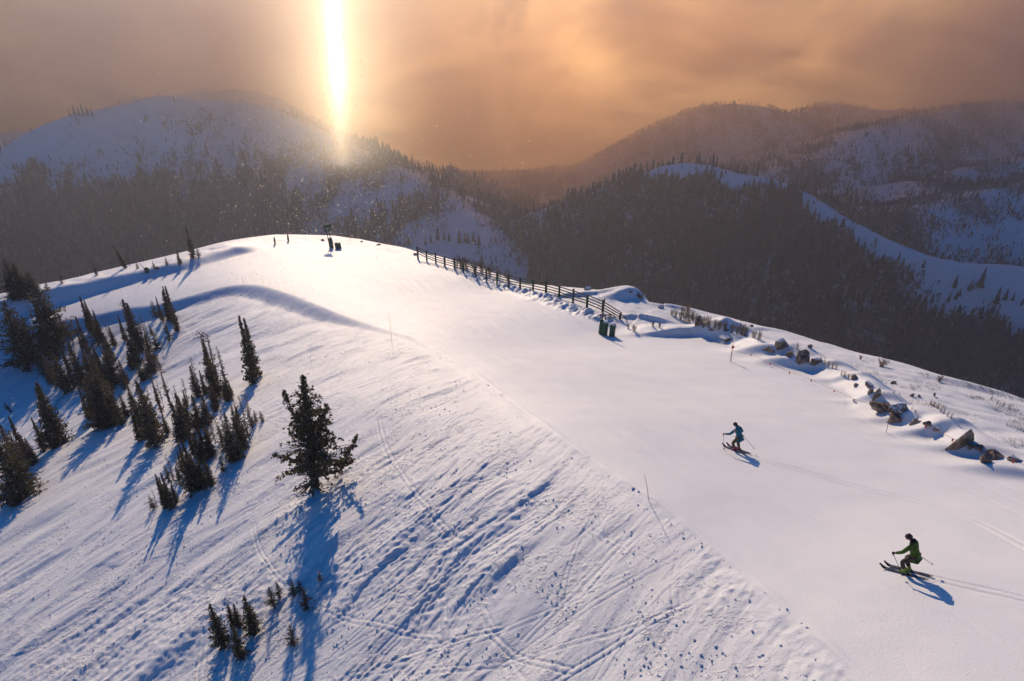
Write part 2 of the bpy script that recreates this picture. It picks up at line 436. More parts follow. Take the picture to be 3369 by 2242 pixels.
tag(snow, 'ski hill snow with a smooth groomed run and a wind-worked side slope', kind='structure')

# ------------------------------------------------------------------ mountains beyond the valley
def U(x, y, d): return W(x*1.43, y*1.43, d)
RIDGES = [
 # (points (frame u,v, distance), side fall near, far)
 ([(-700,520,1000),(-150,430,980),(0,347,990),(60,305,1000),(150,268,1010),(215,255,1020),(290,243,1030),(340,224,1040),(400,221,1050),(450,230,1060),(560,233,1080),
   (620,250,1090),(670,273,1095),(700,288,1090),(800,340,1075),(900,378,1040),(960,415,1005),(1020,442,970),(1060,472,935),(1110,515,890),(1150,560,850)], 0.60, 9),
 ([(900,610,940),(980,570,920),(1100,535,905),(1200,500,885),(1300,465,865),(1400,430,842),(1500,392,825),(1560,376,818),(1620,379,812),(1700,402,795),(1770,412,780),(1830,430,790),
   (1900,480,770),(2000,535,745),(2100,580,725),(2200,608,710),(2300,612,700),(2400,620,690),(2700,650,670),(3000,700,650)], 0.58, 6),
 ([(1250,420,1450),(1400,352,1420),(1480,302,1400),(1540,280,1400),(1650,238,1400),(1760,245,1390),(1800,262,1370),(1840,284,1350),(1920,285,1380),(1985,294,1400)], 0.5, 8),
 ([(1990,300,1500),(2100,270,1560),(2200,250,1620),(2356,232,1700),(2600,220,1750)], 0.5, 8),
 ([(1820,268,1800),(1900,240,1850),(2000,224,1900),(2080,214,1900),(2180,204,1950),(2260,214,1950),(2356,240,1950),(2700,260,1900)], 0.5, 8),
 ([(1960,440,1080),(2020,405,1120),(2100,374,1180),(2200,350,1220),(2400,330,1250)], 0.45, 5),
 ([(2100,418,980),(2200,395,1000),(2356,368,1030),(2600,330,1050)], 0.45, 5),
 ([(2150,478,820),(2250,448,840),(2356,425,860),(2600,400,880)], 0.45, 5),
 ([(300,230,1500),(430,214,1520),(560,199,1540),(620,214,1540),(720,300,1500)], 0.5, 8),
 ([(700,445,1180),(850,425,1230),(1000,396,1255),(1150,410,1250),(1300,388,1260),(1420,372,1255),(1520,380,1240)], 0.4, 10),
 ([(-900,420,1700),(-300,330,1700),(100,300,1800)], 0.5, 10),
]
RW = [(np.array([U(*p) for p in smooth_line(R[0], 2)]), R[1], R[2]) for R in RIDGES]
def seg_dist(x, y, L):
    best = np.full(np.shape(x), 1e18); zz = np.zeros(np.shape(x)); sd = np.zeros(np.shape(x)); ar = np.zeros(np.shape(x)); s0 = 0
    for i in range(len(L)-1):
        ax, ay, az_ = L[i]; bx, by, bz = L[i+1]; dx, dy = bx-ax, by-ay; l2 = dx*dx+dy*dy+1e-9
        t = np.clip(((x-ax)*dx+(y-ay)*dy)/l2, 0, 1)
        ex = x-(ax+t*dx); ey = y-(ay+t*dy); d = ex*ex+ey*ey; m = d < best
        best = np.where(m, d, best); zz = np.where(m, az_+t*(bz-az_), zz); sd = np.where(m, np.sign(dx*(y-ay)-dy*(x-ax)), sd)
        ar = np.where(m, s0+t*math.sqrt(l2), ar); s0 += math.sqrt(l2)
    return np.sqrt(best), zz, sd, ar
for i in (3, 4, 10, 8, 2):      # keep the farthest ridges inside the air we build
    L_ = RW[i][0]; k_ = {3: 0.70, 4: 0.665, 10: 0.70, 8: 0.80, 2: 0.86}[i]
    L_ *= k_
FLOOR = -540.0
def far_h(x, y, full=False):
    x = np.asarray(x, float); y = np.asarray(y, float)
    z = np.full(x.shape, FLOOR) + 0.03*np.maximum(np.hypot(x, y)-900, 0)*0
    which = np.zeros(x.shape, int)-1; D = np.zeros(x.shape); SD = np.zeros(x.shape); AR = np.zeros(x.shape)
    wx = x + 26*noise(x/120, y/120, 201); wy = y + 26*noise(x/120, y/120, 202)
    for k, (L, sl, rnd) in enumerate(RW):
        d0, zc, sd, ar = seg_dist(x, y, L)
        d1, _, _, _ = seg_dist(wx, wy, L)
        f = sstep(15, 90, d0)
        d = d0*(1-f)+d1*f
        gul = 1 + 0.16*noise(ar/55.0, d/400, 210+k)*f
        zz = zc - sl*gul*(np.sqrt(d*d+rnd*rnd)-rnd) + 0.00022*np.minimum(d, 700)**2
        m = zz > z
        z = np.where(m, zz, z); which = np.where(m, k, which); D = np.where(m, d0, D); SD = np.where(m, sd, SD); AR = np.where(m, ar, AR)
    am = sstep(8, 120, D)
    z = z + am*(19*noise(x/90, y/90, 221)+9*noise(x/38, y/38, 222)) + (1.2+am)*noise(x/14, y/14, 223)
    # our own hill keeps falling away under its skirt
    r = np.hypot(x, y)
    own = -235 - 0.62*(r-280)
    own = np.where(y < 0, np.maximum(own, -60-0.25*r), own)
    z = np.maximum(z, np.where(r < 700, own, -1e9))
    z = np.where(r < 400, np.minimum(z, -235-0.0*r), z)
    q = np.maximum(np.abs(x)/1380, np.maximum(y/1330, -y/700)); f = sstep(0.93, 0.99, q); z = z*(1-f) + (-540)*f
    if full: return z, which, D, SD, AR
    return z
_faz = np.radians(np.concatenate([np.arange(-180, -62, 4.0), np.arange(-62, 62.001, 0.14), np.arange(66, 181, 4.0)]))
_frr = np.concatenate([[150, 200, 240, 270], np.exp(np.arange(math.log(290), math.log(1950), 0.0052))])
FA, FR = np.meshgrid(_faz, _frr, indexing='ij')
FX, FY = FR*np.sin(FA), FR*np.cos(FA)
FZ, FW, FD, FS, FAR_ = far_h(FX.ravel(), FY.ravel(), True)

def cover(x, y, w, d, sd, z):
    """0..1 how wooded the ground is"""
    n = noise(x/70, y/70, 301)+0.5*noise(x/25, y/25, 302)
    c = 0.42 + 0.9*n
    # vertical streaks down the fall line on slopes facing us
    st = noise(x/11, y/60, 303)
    c = c + 0.35*st
    m0 = w == 0
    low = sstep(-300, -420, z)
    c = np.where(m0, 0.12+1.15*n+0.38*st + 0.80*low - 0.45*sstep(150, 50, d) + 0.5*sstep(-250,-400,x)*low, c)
    # open snow at the foot of the left hill, towards the spur
    c = np.where(m0, c-1.8*np.exp(-((x+75)/48)**2-((y-770+0.3*(x+75))/60)**2), c)
    m1 = w == 1
    strip = np.where(x > 165, 19+22*n, np.where(x > 135, 14+8*n, 2))
    c1 = 0.84+0.5*n+0.3*st-0.45*sstep(-400, -500, z)
    c1 = np.where(d < strip, -0.1, c1)
    px, py = x/np.maximum(y*CP-z*SP, 1)*FPX+CX, CY-(y*SP+z*CP)/np.maximum(y*CP-z*SP, 1)*FPX
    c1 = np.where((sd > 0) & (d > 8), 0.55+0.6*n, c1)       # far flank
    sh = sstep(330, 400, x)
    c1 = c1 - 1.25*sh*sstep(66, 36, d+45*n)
    c = np.where(m1, c1, c)
    return c
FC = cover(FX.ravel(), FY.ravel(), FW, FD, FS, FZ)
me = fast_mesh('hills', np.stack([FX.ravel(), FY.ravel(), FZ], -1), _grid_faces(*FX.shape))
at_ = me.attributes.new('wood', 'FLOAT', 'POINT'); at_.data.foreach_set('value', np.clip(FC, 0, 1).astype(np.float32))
hm = bpy.data.materials.new('mountain_snow'); hm.use_nodes = True
t = hm.node_tree; N = t.nodes; b = N['Principled BSDF']; b.inputs['Roughness'].default_value = 0.6; b.inputs['Specular IOR Level'].default_value = 0.25
tc = N.new('ShaderNodeTexCoord'); n1 = N.new('ShaderNodeTexNoise'); n1.inputs['Scale'].default_value = 0.22; n1.inputs['Detail'].default_value = 7; n1.inputs['Roughness'].default_value = 0.75
t.links.new(tc.outputs['Object'], n1.inputs['Vector'])
aa = N.new('ShaderNodeAttribute'); aa.attribute_name = 'wood'
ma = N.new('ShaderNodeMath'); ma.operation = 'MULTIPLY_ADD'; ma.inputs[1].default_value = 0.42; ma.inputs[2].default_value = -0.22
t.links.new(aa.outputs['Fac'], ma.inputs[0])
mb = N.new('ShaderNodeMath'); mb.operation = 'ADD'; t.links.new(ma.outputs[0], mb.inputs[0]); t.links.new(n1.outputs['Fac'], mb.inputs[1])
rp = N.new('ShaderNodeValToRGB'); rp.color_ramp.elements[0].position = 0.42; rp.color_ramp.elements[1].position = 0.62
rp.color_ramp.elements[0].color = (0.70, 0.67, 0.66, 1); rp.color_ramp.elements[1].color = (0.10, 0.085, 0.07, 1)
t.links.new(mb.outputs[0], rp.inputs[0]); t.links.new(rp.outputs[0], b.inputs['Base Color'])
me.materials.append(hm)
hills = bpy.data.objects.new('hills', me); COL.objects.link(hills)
tag(hills, 'snowy wooded mountains across the valley', kind='structure')

# far forest: every tree is a little stack of ragged cones
def conifer_cloud(xs, ys, zs, hs, ws, rng, tiers=3, sides=5):
    n = len(xs); nv = tiers*(sides+1); V = np.zeros((n, nv, 3)); F = []
    rot = rng.random(n)*6.28
    for k in range(tiers):
        z0 = 0.04+0.30*k; z1 = min(1.0, z0+0.46) if k < tiers-1 else 1.0
        rad = (1-0.27*k)*0.5
        for s in range(sides):
            a = rot+2*pi*s/sides+k
            rr = rad*(0.75+0.5*rng.random(n))
            V[:, k*(sides+1)+s] = np.stack([xs+np.cos(a)*rr*ws, ys+np.sin(a)*rr*ws, zs+hs*(z0+0.05*rng.random(n))], -1)
        V[:, k*(sides+1)+sides] = np.stack([xs, ys, zs+hs*z1], -1)
        for s in range(sides):
            F.append((k*(sides+1)+s, k*(sides+1)+(s+1) % sides, k*(sides+1)+sides))
    F = np.array(F); FF = (F[None]+np.arange(n)[:, None, None]*nv).reshape(-1, 3)
    return V.reshape(-1, 3), FF
M['far_fir'] = mat('distant_fir_needles', (0.018, 0.024, 0.018), 0.9, spec=0.1, color2=(0.045, 0.045, 0.035), scale=0.15)
M['aspen'] = mat('bare_aspen_twigs', (0.10, 0.085, 0.075), 0.9, spec=0.1, color2=(0.17, 0.15, 0.13), scale=0.2)
rng = np.random.default_rng(11)
NS = 230000
a = rng.uniform(radians(-46), radians(46), NS); rr = np.exp(rng.uniform(math.log(330), math.log(1700), NS))
xs, ys = rr*np.sin(a), rr*np.cos(a)
zs, w_, d_, s_, _ = far_h(xs, ys, True)
# keep only what can be seen from near the camera: roughly facing or on crests
c_ = cover(xs, ys, w_, d_, s_, zs)
e = 6.0
gz = far_h(xs-e*np.sin(a), ys-e*np.cos(a))
slope = (zs-gz)/e                      # + rises away from the camera
vis = slope > zs/rr-0.08
keep = vis & (rng.random(NS) < np.clip((c_-0.25)*1.5, 0, 1))
dens = np.where(w_ == 1, 1.0, np.where(w_ == 0, 0.75, np.where(w_ == 2, 0.22, 0.42)))
keep &= rng.random(NS) < dens
ii = np.where(keep)[0]
hs = (4.5+11.5*rng.random(len(ii))**1.5)*(0.8+0.9*np.clip(noise(xs[ii]/60, ys[ii]/60, 77)+0.35, 0, 1)); hs = hs*np.where(w_[ii] >= 2, 0.62, np.where(w_[ii] == 1, 0.86, 1.0)); ws = hs*rng.uniform(0.26, 0.44, len(ii))
V, F = conifer_cloud(xs[ii], ys[ii], zs[ii]-0.5, hs, ws, rng)
me = fast_mesh('forest', V, F, smooth=False); me.materials.append(M['far_fir'])
fo = bpy.data.objects.new('forest', me); COL.objects.link(fo)
tag(fo, 'dark conifer forest covering the mountainsides across the valley', 'forest', kind='stuff')
print('FOREST', len(ii))
keep2 = vis & ~keep & (rng.random(NS) < np.clip((c_+0.15)*1.1, 0, 0.8)) & (rr < 1500)
ii = np.where(keep2)[0]
n = len(ii); hh = rng.uniform(3, 7.5, n); ro = rng.random(n)*6.28; wd = rng.uniform(0.5, 1.3, n)
V = np.zeros((n, 4, 3)); 
V[:, 0] = np.stack([xs[ii], ys[ii], zs[ii]-0.4], -1)
for k in range(3):
    V[:, k+1] = np.stack([xs[ii]+np.cos(ro+k*2.1)*wd, ys[ii]+np.sin(ro+k*2.1)*wd, zs[ii]+hh*(0.7+0.3*rng.random(n))], -1)
F = (np.array([[0,1,2],[0,2,3],[0,3,1]])[None]+np.arange(n)[:, None, None]*4).reshape(-1, 3)
me = fast_mesh('aspen_scrub', V.reshape(-1, 3), F, smooth=False); me.materials.append(M['aspen'])
fo2 = bpy.data.objects.new('aspen_scrub', me); COL.objects.link(fo2)
tag(fo2, 'bare grey-brown aspen scrub between the conifers across the valley', 'scrub', kind='stuff')

# ------------------------------------------------------------------ sky: bank of lit cloud beyond the valley
def sky_ring():
    th = np.radians(np.arange(-84, 84.1, 2.0)); e_ = 2/5.0; zz = np.array([-800, -700, -600, -500, -400, -300, -200, -100, -50.0])
    A, Z = np.meshgrid(th, zz, indexing='ij')
    X = 1560*np.sign(np.sin(A))*np.abs(np.sin(A))**e_; Y = 300+1110*np.sign(np.cos(A))*np.abs(np.cos(A))**e_
    me = fast_mesh('sky', np.stack([X, Y, Z], -1).reshape(-1, 3), _grid_faces(*A.shape))
    m = bpy.data.materials.new('cloud_glow'); m.use_nodes = True; t = m.node_tree; N = t.nodes; Lk = t.links.new
    N.remove(N['Principled BSDF']); em = N.new('ShaderNodeEmission'); Lk(em.outputs[0], N['Material Output'].inputs[0])
    tc = N.new('ShaderNodeTexCoord')
    mp = N.new('ShaderNodeMapping'); mp.inputs['Scale'].default_value = (1/560, 1/560, 1/250); mp.inputs['Location'].default_value = (0.35, 0.2, 0.1)
    Lk(tc.outputs['Object'], mp.inputs['Vector'])
    n1 = N.new('ShaderNodeTexNoise'); n1.inputs['Scale'].default_value = 1.9; n1.inputs['Detail'].default_value = 5; n1.inputs['Roughness'].default_value = 0.48; n1.inputs['Distortion'].default_value = 0.9
    Lk(mp.outputs[0], n1.inputs['Vector'])
    rp = N.new('ShaderNodeValToRGB'); rp.color_ramp.elements[0].position = 0.33; rp.color_ramp.elements[1].position = 0.68
    rp.color_ramp.elements[0].color = (0.52, 0.22, 0.065, 1); rp.color_ramp.elements[1].color = (1.85, 0.93, 0.33, 1)
    Lk(n1.outputs['Fac'], rp.inputs[0])
    # the cloud is brighter higher up, where sunlight reaches it
    sx = N.new('ShaderNodeSeparateXYZ'); Lk(tc.outputs['Object'], sx.inputs[0])
    mr = N.new('ShaderNodeMapRange'); mr.inputs['From Min'].default_value = -620; mr.inputs['From Max'].default_value = -340; mr.inputs['To Min'].default_value = 0.45; mr.inputs['To Max'].default_value = 1.0
    mr.clamp = False
    Lk(sx.outputs['Z'], mr.inputs['Value'])
    # and brightest towards the hidden sun
    at2 = N.new('ShaderNodeMath'); at2.operation = 'ARCTAN2'; Lk(sx.outputs['X'], at2.inputs[0]); Lk(sx.outputs['Y'], at2.inputs[1])
    def mth(op, a, b):
        q = N.new('ShaderNodeMath'); q.operation = op
        for i_, v in enumerate((a, b)):
            if v is None: continue
            if isinstance(v, (int, float)): q.inputs[i_].default_value = v
            else: Lk(v, q.inputs[i_])
        return q.outputs[0]
    da = mth('SUBTRACT', at2.outputs[0], 0.07)
    gl = mth('EXPONENT', mth('MULTIPLY', mth('MULTIPLY', da, da), -1/0.36**2), None)
    gl = mth('ADD', mth('MULTIPLY', gl, 0.86), 0.12)
    Lk(rp.outputs[0], em.inputs['Color']); Lk(mth('MULTIPLY', mr.outputs[0], gl), em.inputs['Strength'])
    me.materials.append(m)
    m.cycles.emission_sampling = 'NONE'
    o = bpy.data.objects.new('sky', me); COL.objects.link(o)
    tag(o, 'bank of orange sunlit cloud beyond the mountains', kind='structure')
    return m
SKYM = sky_ring()

# ------------------------------------------------------------------ haze
def box_mesh(name, x0, x1, y0, y1, z0, z1):
    V = [(x, y, z) for x in (x0, x1) for y in (y0, y1) for z in (z0, z1)]
    F = [(0,1,3,2),(4,6,7,5),(0,4,5,1),(2,3,7,6),(0,2,6,4),(1,5,7,3)]
    return mesh_obj(name, V, F, smooth=False)
lowest = min(float(FZ.min()), float(GZ.min()))
hz = box_mesh('haze', -1380, 1380, -700, 1330, lowest-1.0, 6.0)
m = bpy.data.materials.new('haze_air'); m.use_nodes = True; t = m.node_tree; t.nodes.remove(t.nodes['Principled BSDF'])
pv = t.nodes.new('ShaderNodeVolumePrincipled'); pv.inputs['Color'].default_value = (0.76, 0.81, 0.94, 1); pv.inputs['Density'].default_value = 0.00028
pv.inputs['Anisotropy'].default_value = 0.78
t.links.new(pv.outputs[0], t.nodes['Material Output'].inputs['Volume'])
hz.data.materials.append(m)
tag(hz, 'cold golden haze filling the valley air', 'haze', kind='stuff')

# fog drifting over the far ridges: soft, uneven, thicker towards the cloud bank
def fog():
    x0, x1, y0, y1, z0, z1 = -900, 1370, 880, 1325, -546, -90
    cx, cy, cz = (x0+x1)/2, (y0+y1)/2, (z0+z1)/2
    o = box_mesh('fog_bank', x0-cx, x1-cx, y0-cy, y1-cy, z0-cz, z1-cz); o.location = (cx, cy, cz)
    m = bpy.data.materials.new('fog_air'); m.use_nodes = True; t = m.node_tree; N = t.nodes; Lk = t.links.new; N.remove(N['Principled BSDF'])
    pv = N.new('ShaderNodeVolumePrincipled'); pv.inputs['Color'].default_value = (1.0, 0.84, 0.62, 1); pv.inputs['Anisotropy'].default_value = 0.55
    tc = N.new('ShaderNodeTexCoord'); sx = N.new('ShaderNodeSeparateXYZ'); Lk(tc.outputs['Object'], sx.inputs[0])
    mp = N.new('ShaderNodeMapping'); mp.inputs['Scale'].default_value = (1/260, 1/260, 1/150); Lk(tc.outputs['Object'], mp.inputs['Vector'])
    n1 = N.new('ShaderNodeTexNoise'); n1.inputs['Scale'].default_value = 1.0; n1.inputs['Detail'].default_value = 4; n1.inputs['Roughness'].default_value = 0.5; Lk(mp.outputs[0], n1.inputs['Vector'])
    def mr(v, a, b):
        q = N.new('ShaderNodeMapRange'); q.interpolation_type = 'SMOOTHSTEP'; q.inputs['From Min'].default_value = a; q.inputs['From Max'].default_value = b; Lk(v, q.inputs['Value']); return q.outputs[0]
    def mul(a, b):
        q = N.new('ShaderNodeMath'); q.operation = 'MULTIPLY'
        for i_, v in enumerate((a, b)):
            if isinstance(v, (int, float)): q.inputs[i_].default_value = v
            else: Lk(v, q.inputs[i_])
        return q.outputs[0]
    d = mul(mr(n1.outputs['Fac'], 0.36, 0.62), mr(sx.outputs['Y'], y0-cy+10, y0-cy+230))
    d = mul(d, mul(mr(sx.outputs['X'], x0-cx, x0-cx+400), mr(sx.outputs['X'], x1-cx, x1-cx-200)))
    d = mul(d, mr(sx.outputs['Z'], z1-cz, z1-cz-120))
    Lk(mul(d, 0.0066), pv.inputs['Density']); Lk(pv.outputs[0], N['Material Output'].inputs['Volume'])
    o.data.materials.append(m); tag(o, 'warm fog drifting over the farthest ridges', 'fog', kind='stuff')
fog()

# ------------------------------------------------------------------ light pillar: emissive volume painting the sun's glow off airborne ice
def pillar():
    d = 420.0
    top = W(1095, -260, d); bot = W(1118, 620, d)
    x0, y0 = W(1112, 240, d)[:2]
    zt, zb = min(top[2], 0.0), bot[2]
    n = 24; rad = 60.0; zc = (zt+zb)/2; hh = (zt-zb)/2
    V = []; F = []
    for zz in (-hh, hh):
        for k in range(n): V.append((rad*cos(2*pi*k/n), rad*sin(2*pi*k/n), zz))
    F = [(k, (k+1) % n, n+(k+1) % n, n+k) for k in range(n)] + [tuple(range(n))[::-1], tuple(range(n, 2*n))]
    o = mesh_obj('light_pillar', V, F, smooth=False, loc=(x0, y0, zc))
    m = bpy.data.materials.new('painted_pillar_glow'); m.use_nodes = True; t = m.node_tree; N = t.nodes; Lk = t.links.new
    N.remove(N['Principled BSDF'])
    pv = N.new('ShaderNodeVolumePrincipled'); pv.inputs['Density'].default_value = 0.0
    tc = N.new('ShaderNodeTexCoord'); sx = N.new('ShaderNodeSeparateXYZ'); Lk(tc.outputs['Object'], sx.inputs[0])
    def mth(op, a, b=None):
        q = N.new('ShaderNodeMath'); q.operation = op
        for i, v in enumerate((a, b)):
            if v is None: continue
            if isinstance(v, (int, float)): q.inputs[i].default_value = v
            else: Lk(v, q.inputs[i])
        return q.outputs[0]
    r2 = mth('ADD', mth('MULTIPLY', sx.outputs[0], sx.outputs[0]), mth('MULTIPLY', sx.outputs[1], sx.outputs[1]))
    r = mth('SQRT', r2)
    # brightest at the height of the sub-sun
    zs = W(1108, 275, d)[2]-zc
    dz = mth('SUBTRACT', sx.outputs[2], zs)
    below = mth('MINIMUM', dz, 0.0); above = mth('MAXIMUM', dz, 0.0)
    vb = mth('EXPONENT', mth('MULTIPLY', below, 1/17.0))
    va = mth('EXPONENT', mth('MULTIPLY', mth('MULTIPLY', above, above), -1/(120.0**2)))
    v = mth('MULTIPLY', va, vb)
    core = mth('EXPONENT', mth('MULTIPLY', r2, -1/(4.2**2)))
    halo = mth('ADD', mth('MULTIPLY', mth('EXPONENT', mth('MULTIPLY', r, -1/7.0)), 0.75), mth('MULTIPLY', mth('EXPONENT', mth('MULTIPLY', r, -1/24.0)), 0.40))
    v2 = mth('EXPONENT', mth('MULTIPLY', mth('ABSOLUTE', dz), -1/58.0))
    edge = mth('SUBTRACT', 1.0, mth('MULTIPLY', r2, 1/(rad*rad)))
    s1 = mth('MULTIPLY', mth('MULTIPLY', core, v), 0.17)
    s2 = mth('MULTIPLY', mth('MULTIPLY', mth('MULTIPLY', halo, mth('MAXIMUM', v2, v)), 0.052), mth('MAXIMUM', edge, 0.0))
    ln = mth('ADD', s1, s2)
    Lk(ln, pv.inputs['Emission Strength']); pv.inputs['Emission Color'].default_value = (1.0, 0.75, 0.47, 1)
    o.rotation_euler = (0, radians(3.5), 0)
    Lk(pv.outputs[0], N['Material Output'].inputs['Volume'])
    o.data.materials.append(m)
    tag(o, 'bright vertical light pillar hanging in the icy air over the valley', 'light pillar', kind='stuff')
pillar()
# ------------------------------------------------------------------ tree builder
M['needles'] = mat('fir_needles', (0.060, 0.064, 0.036), 0.85, spec=0.15, color2=(0.17, 0.125, 0.065), scale=3.0)
M['needles_red'] = mat('frosted_fir_needles', (0.085, 0.068, 0.046), 0.85, spec=0.15, color2=(0.22, 0.145, 0.10), scale=4.0)
def leafy(m, k):
    t = m.node_tree; N = t.nodes; b = N['Principled BSDF']; src = b.inputs['Base Color'].links[0].from_socket
    tr = N.new('ShaderNodeBsdfTranslucent'); t.links.new(src, tr.inputs[0]); mx = N.new('ShaderNodeMixShader'); mx.inputs[0].default_value = k
    t.links.new(b.outputs[0], mx.inputs[1]); t.links.new(tr.outputs[0], mx.inputs[2]); t.links.new(mx.outputs[0], N['Material Output'].inputs[0])
leafy(M['needles'], 0.35); leafy(M['needles_red'], 0.35)
M['bark'] = mat('fir_bark', (0.085, 0.060, 0.042), 0.9, spec=0.1, color2=(0.16, 0.12, 0.09), scale=8.0)
M['puff'] = mat('snow_on_branches', (0.84, 0.86, 0.90), 0.7, spec=0.2)
def tube(V, F, pts, rad, sides=6):
    """tapered tube along pts"""
    pts = [Vector(p) for p in pts]; base = len(V)
    for i, p in enumerate(pts):
        d = (pts[min(i+1, len(pts)-1)]-pts[max(i-1, 0)]).normalized()
        a = d.orthogonal().normalized(); b = d.cross(a)
        for s in range(sides):
            t = 2*pi*s/sides
            V.append(p+(a*cos(t)+b*sin(t))*rad[i])
    for i in range(len(pts)-1):
        for s in range(sides):
            F.append((base+i*sides+s, base+i*sides+(s+1) % sides, base+(i+1)*sides+(s+1) % sides, base+(i+1)*sides+s))
    F.append(tuple(base+s for s in range(sides))[::-1]); F.append(tuple(base+(len(pts)-1)*sides+s for s in range(sides)))
def clump_tris(C, size, rng, n=4):
    """C: (m,3) cluster centres -> random needle-clump triangles"""
    m = len(C); P = np.repeat(C, n, axis=0); k = len(P)
    sz = np.repeat(size, n)
    d = rng.normal(size=(k, 3)); d /= np.linalg.norm(d, axis=1)[:, None]
    e = rng.normal(size=(k, 3)); e -= d*(d*e).sum(1)[:, None]; e /= np.linalg.norm(e, axis=1)[:, None]
    P = P+rng.normal(size=(k, 3))*sz[:, None]*0.35
    V = np.stack([P-d*sz[:, None]*0.7, P+d*sz[:, None]*0.5+e*sz[:, None]*0.45, P+d*sz[:, None]*0.5-e*sz[:, None]*0.45], 1).reshape(-1, 3)
    return V, np.arange(k*3).reshape(-1, 3)
def crown_pts(kind, rng):
    """cluster centres and sizes for a tree one unit tall"""
    C = []; S_ = []; TW = []
    par = dict(spire=(0.02, 0.115, 230, 0.9), dense=(0.0, 0.20, 270, 0.85), wide=(0.0, 0.30, 300, 0.6), sparse=(0.12, 0.10, 75, 0.35), tuft=(0.05, 0.09, 80, 0.3), snag=(0.25, 0.055, 30, 0.3), bush=(0.0, 0.30, 110, 0.7))[kind]
    z0, w, nb, shp = par
    for i in range(nb):
        t = z0+(1-z0)*(i+rng.random())/nb*0.985
        q = (t-z0)/(1-z0)
        prof = (1-q)**shp*min(1.0, 0.55+q*3.5)
        if kind == 'tuft':
            prof = 1.25*(q > 0.86)*(1-q)**0.4*2.0 + 0.75*(0.30 < q < 0.62)*(0.4+0.6*rng.random()) + 0.18 + 0.5*(q < 0.12)
        if kind == 'sparse':
            prof *= 0.45+0.9*(sin(q*11+rng.random()*2)**2)
        if kind == 'wide':
            prof = (1-q)**0.62*(0.65+0.5*abs(sin(q*17)))
        L = w*prof*(0.55+0.65*rng.random())
        a = rng.random()*2*pi
        up = -0.25+0.75*q+(0.2 if kind in ('wide', 'bush') else 0)
        n = max(2, int(L/0.022)) if kind != 'sparse' else max(1, int(L/0.04))
        for k in range(n):
            s = (k+0.5+0.5*rng.random())/n
            C.append((cos(a)*L*s, sin(a)*L*s, t+up*L*s*0.6+0.012*rng.normal()*0.5)); S_.append((0.0225 if kind not in ('snag', 'sparse', 'tuft') else 0.020)*(0.7+0.6*rng.random())*(1.15-0.55*q))
        if kind in ('sparse', 'tuft', 'snag'): TW.append(((0, 0, t), (cos(a)*L, sin(a)*L, t+up*L*0.6)))
    return np.array(C), np.array(S_), TW
PROTO = {}
def make_proto(kind, k):
    rng = np.random.default_rng(100+k*7+len(kind))
    C, Sz, TW = crown_pts(kind, rng)
    n = {'spire': 5, 'dense': 4, 'wide': 4, 'bush': 5, 'sparse': 5, 'tuft': 5, 'snag': 4}[kind]
    V, F = clump_tris(C, Sz, rng, n)
    cr = fast_mesh('crown', V, F, smooth=False); cr.materials.append(M['needles_red'] if (k % 3 == 1 or kind in ('sparse', 'tuft', 'snag')) else M['needles'])
    TV, TF = [], []
    r0 = {'spire': 0.013, 'dense': 0.016, 'wide': 0.02, 'bush': 0.02, 'sparse': 0.010, 'tuft': 0.011, 'snag': 0.007}[kind]
    b = rng.normal(size=2)*0.008
    tube(TV, TF, [(0, 0, -0.06), (b[0], b[1], 0.3), (-b[0], b[1], 0.65), (0, 0, 0.985)], [r0, r0*0.8, r0*0.5, r0*0.15])
    for p, q in TW: tube(TV, TF, [p, q], [r0*0.22, r0*0.1], 3)
    me = bpy.data.meshes.new('trunk'); me.from_pydata([tuple(v) for v in TV], [], TF); me.materials.append(M['bark'])
    pm = None
    if kind in ('dense', 'wide', 'bush', 'spire'):
        m = rng.random(len(C)) < (0.20 if kind != 'spire' else 0.10)
        if m.any():
            V, F = clump_tris(C[m]+np.array([0, 0, 0.012]), Sz[m]*0.5, rng, 2)
            pm = fast_mesh('snow_clumps', V, F, smooth=False); pm.materials.append(M['puff'])
    return cr, me, pm
for kd, nv in (('spire', 3), ('dense', 4), ('wide', 3), ('sparse', 3), ('tuft', 2), ('snag', 2), ('bush', 3)):
    PROTO[kd] = [make_proto(kd, k) for k in range(nv)]
NADX, NADY = CX, CY+FPX*tan(radians(57))
def height_for(b, topy):
    k = (CY-topy)/FPX
    return (k*b[1]*CP-b[1]*SP)/(CP+k*SP)-b[2]
_tc = [0]
def place_tree(tx, ty, by, kind, lean=0.0):
    bx = tx+(NADX-tx)*(by-ty)/(NADY-ty)
    p = at(bx, by)
    if p is None: return None
    h = height_for(p, ty)
    if h <= 0.2 or h > 30: return None
    i = _tc[0]; _tc[0] += 1
    cr, tr, pm = PROTO[kind][i % len(PROTO[kind])]
    t = empty('fir_tree', p, (i*1.7) % 6.28)
    t.scale = (h*0.98, h*0.98, h)
    if lean: t.rotation_euler = (0, lean, 0)
    for nm, me in (('trunk', tr), ('crown', cr), ('snow_clumps', pm)):
        if me is None: continue
        o = bpy.data.objects.new(nm, me); COL.objects.link(o); o.parent = t
    return t
ORD = ['first', 'second', 'third', 'fourth', 'fifth', 'sixth', 'seventh', 'eighth', 'ninth', 'tenth', 'eleventh', 'twelfth', 'thirteenth', 'fourteenth', 'fifteenth', 'sixteenth', 'seventeenth', 'eighteenth',
       'nineteenth', 'twentieth', 'twenty-first', 'twenty-second', 'twenty-third', 'twenty-fourth', 'twenty-fifth', 'twenty-sixth', 'twenty-seventh', 'twenty-eighth', 'twenty-ninth', 'thirtieth']
LOOK = dict(spire='slim spired fir', dense='dense dark fir', wide='broad ragged fir', sparse='thin see-through fir', tuft='bare-stemmed tufted fir', snag='spindly near-bare fir', bush='small bushy fir')
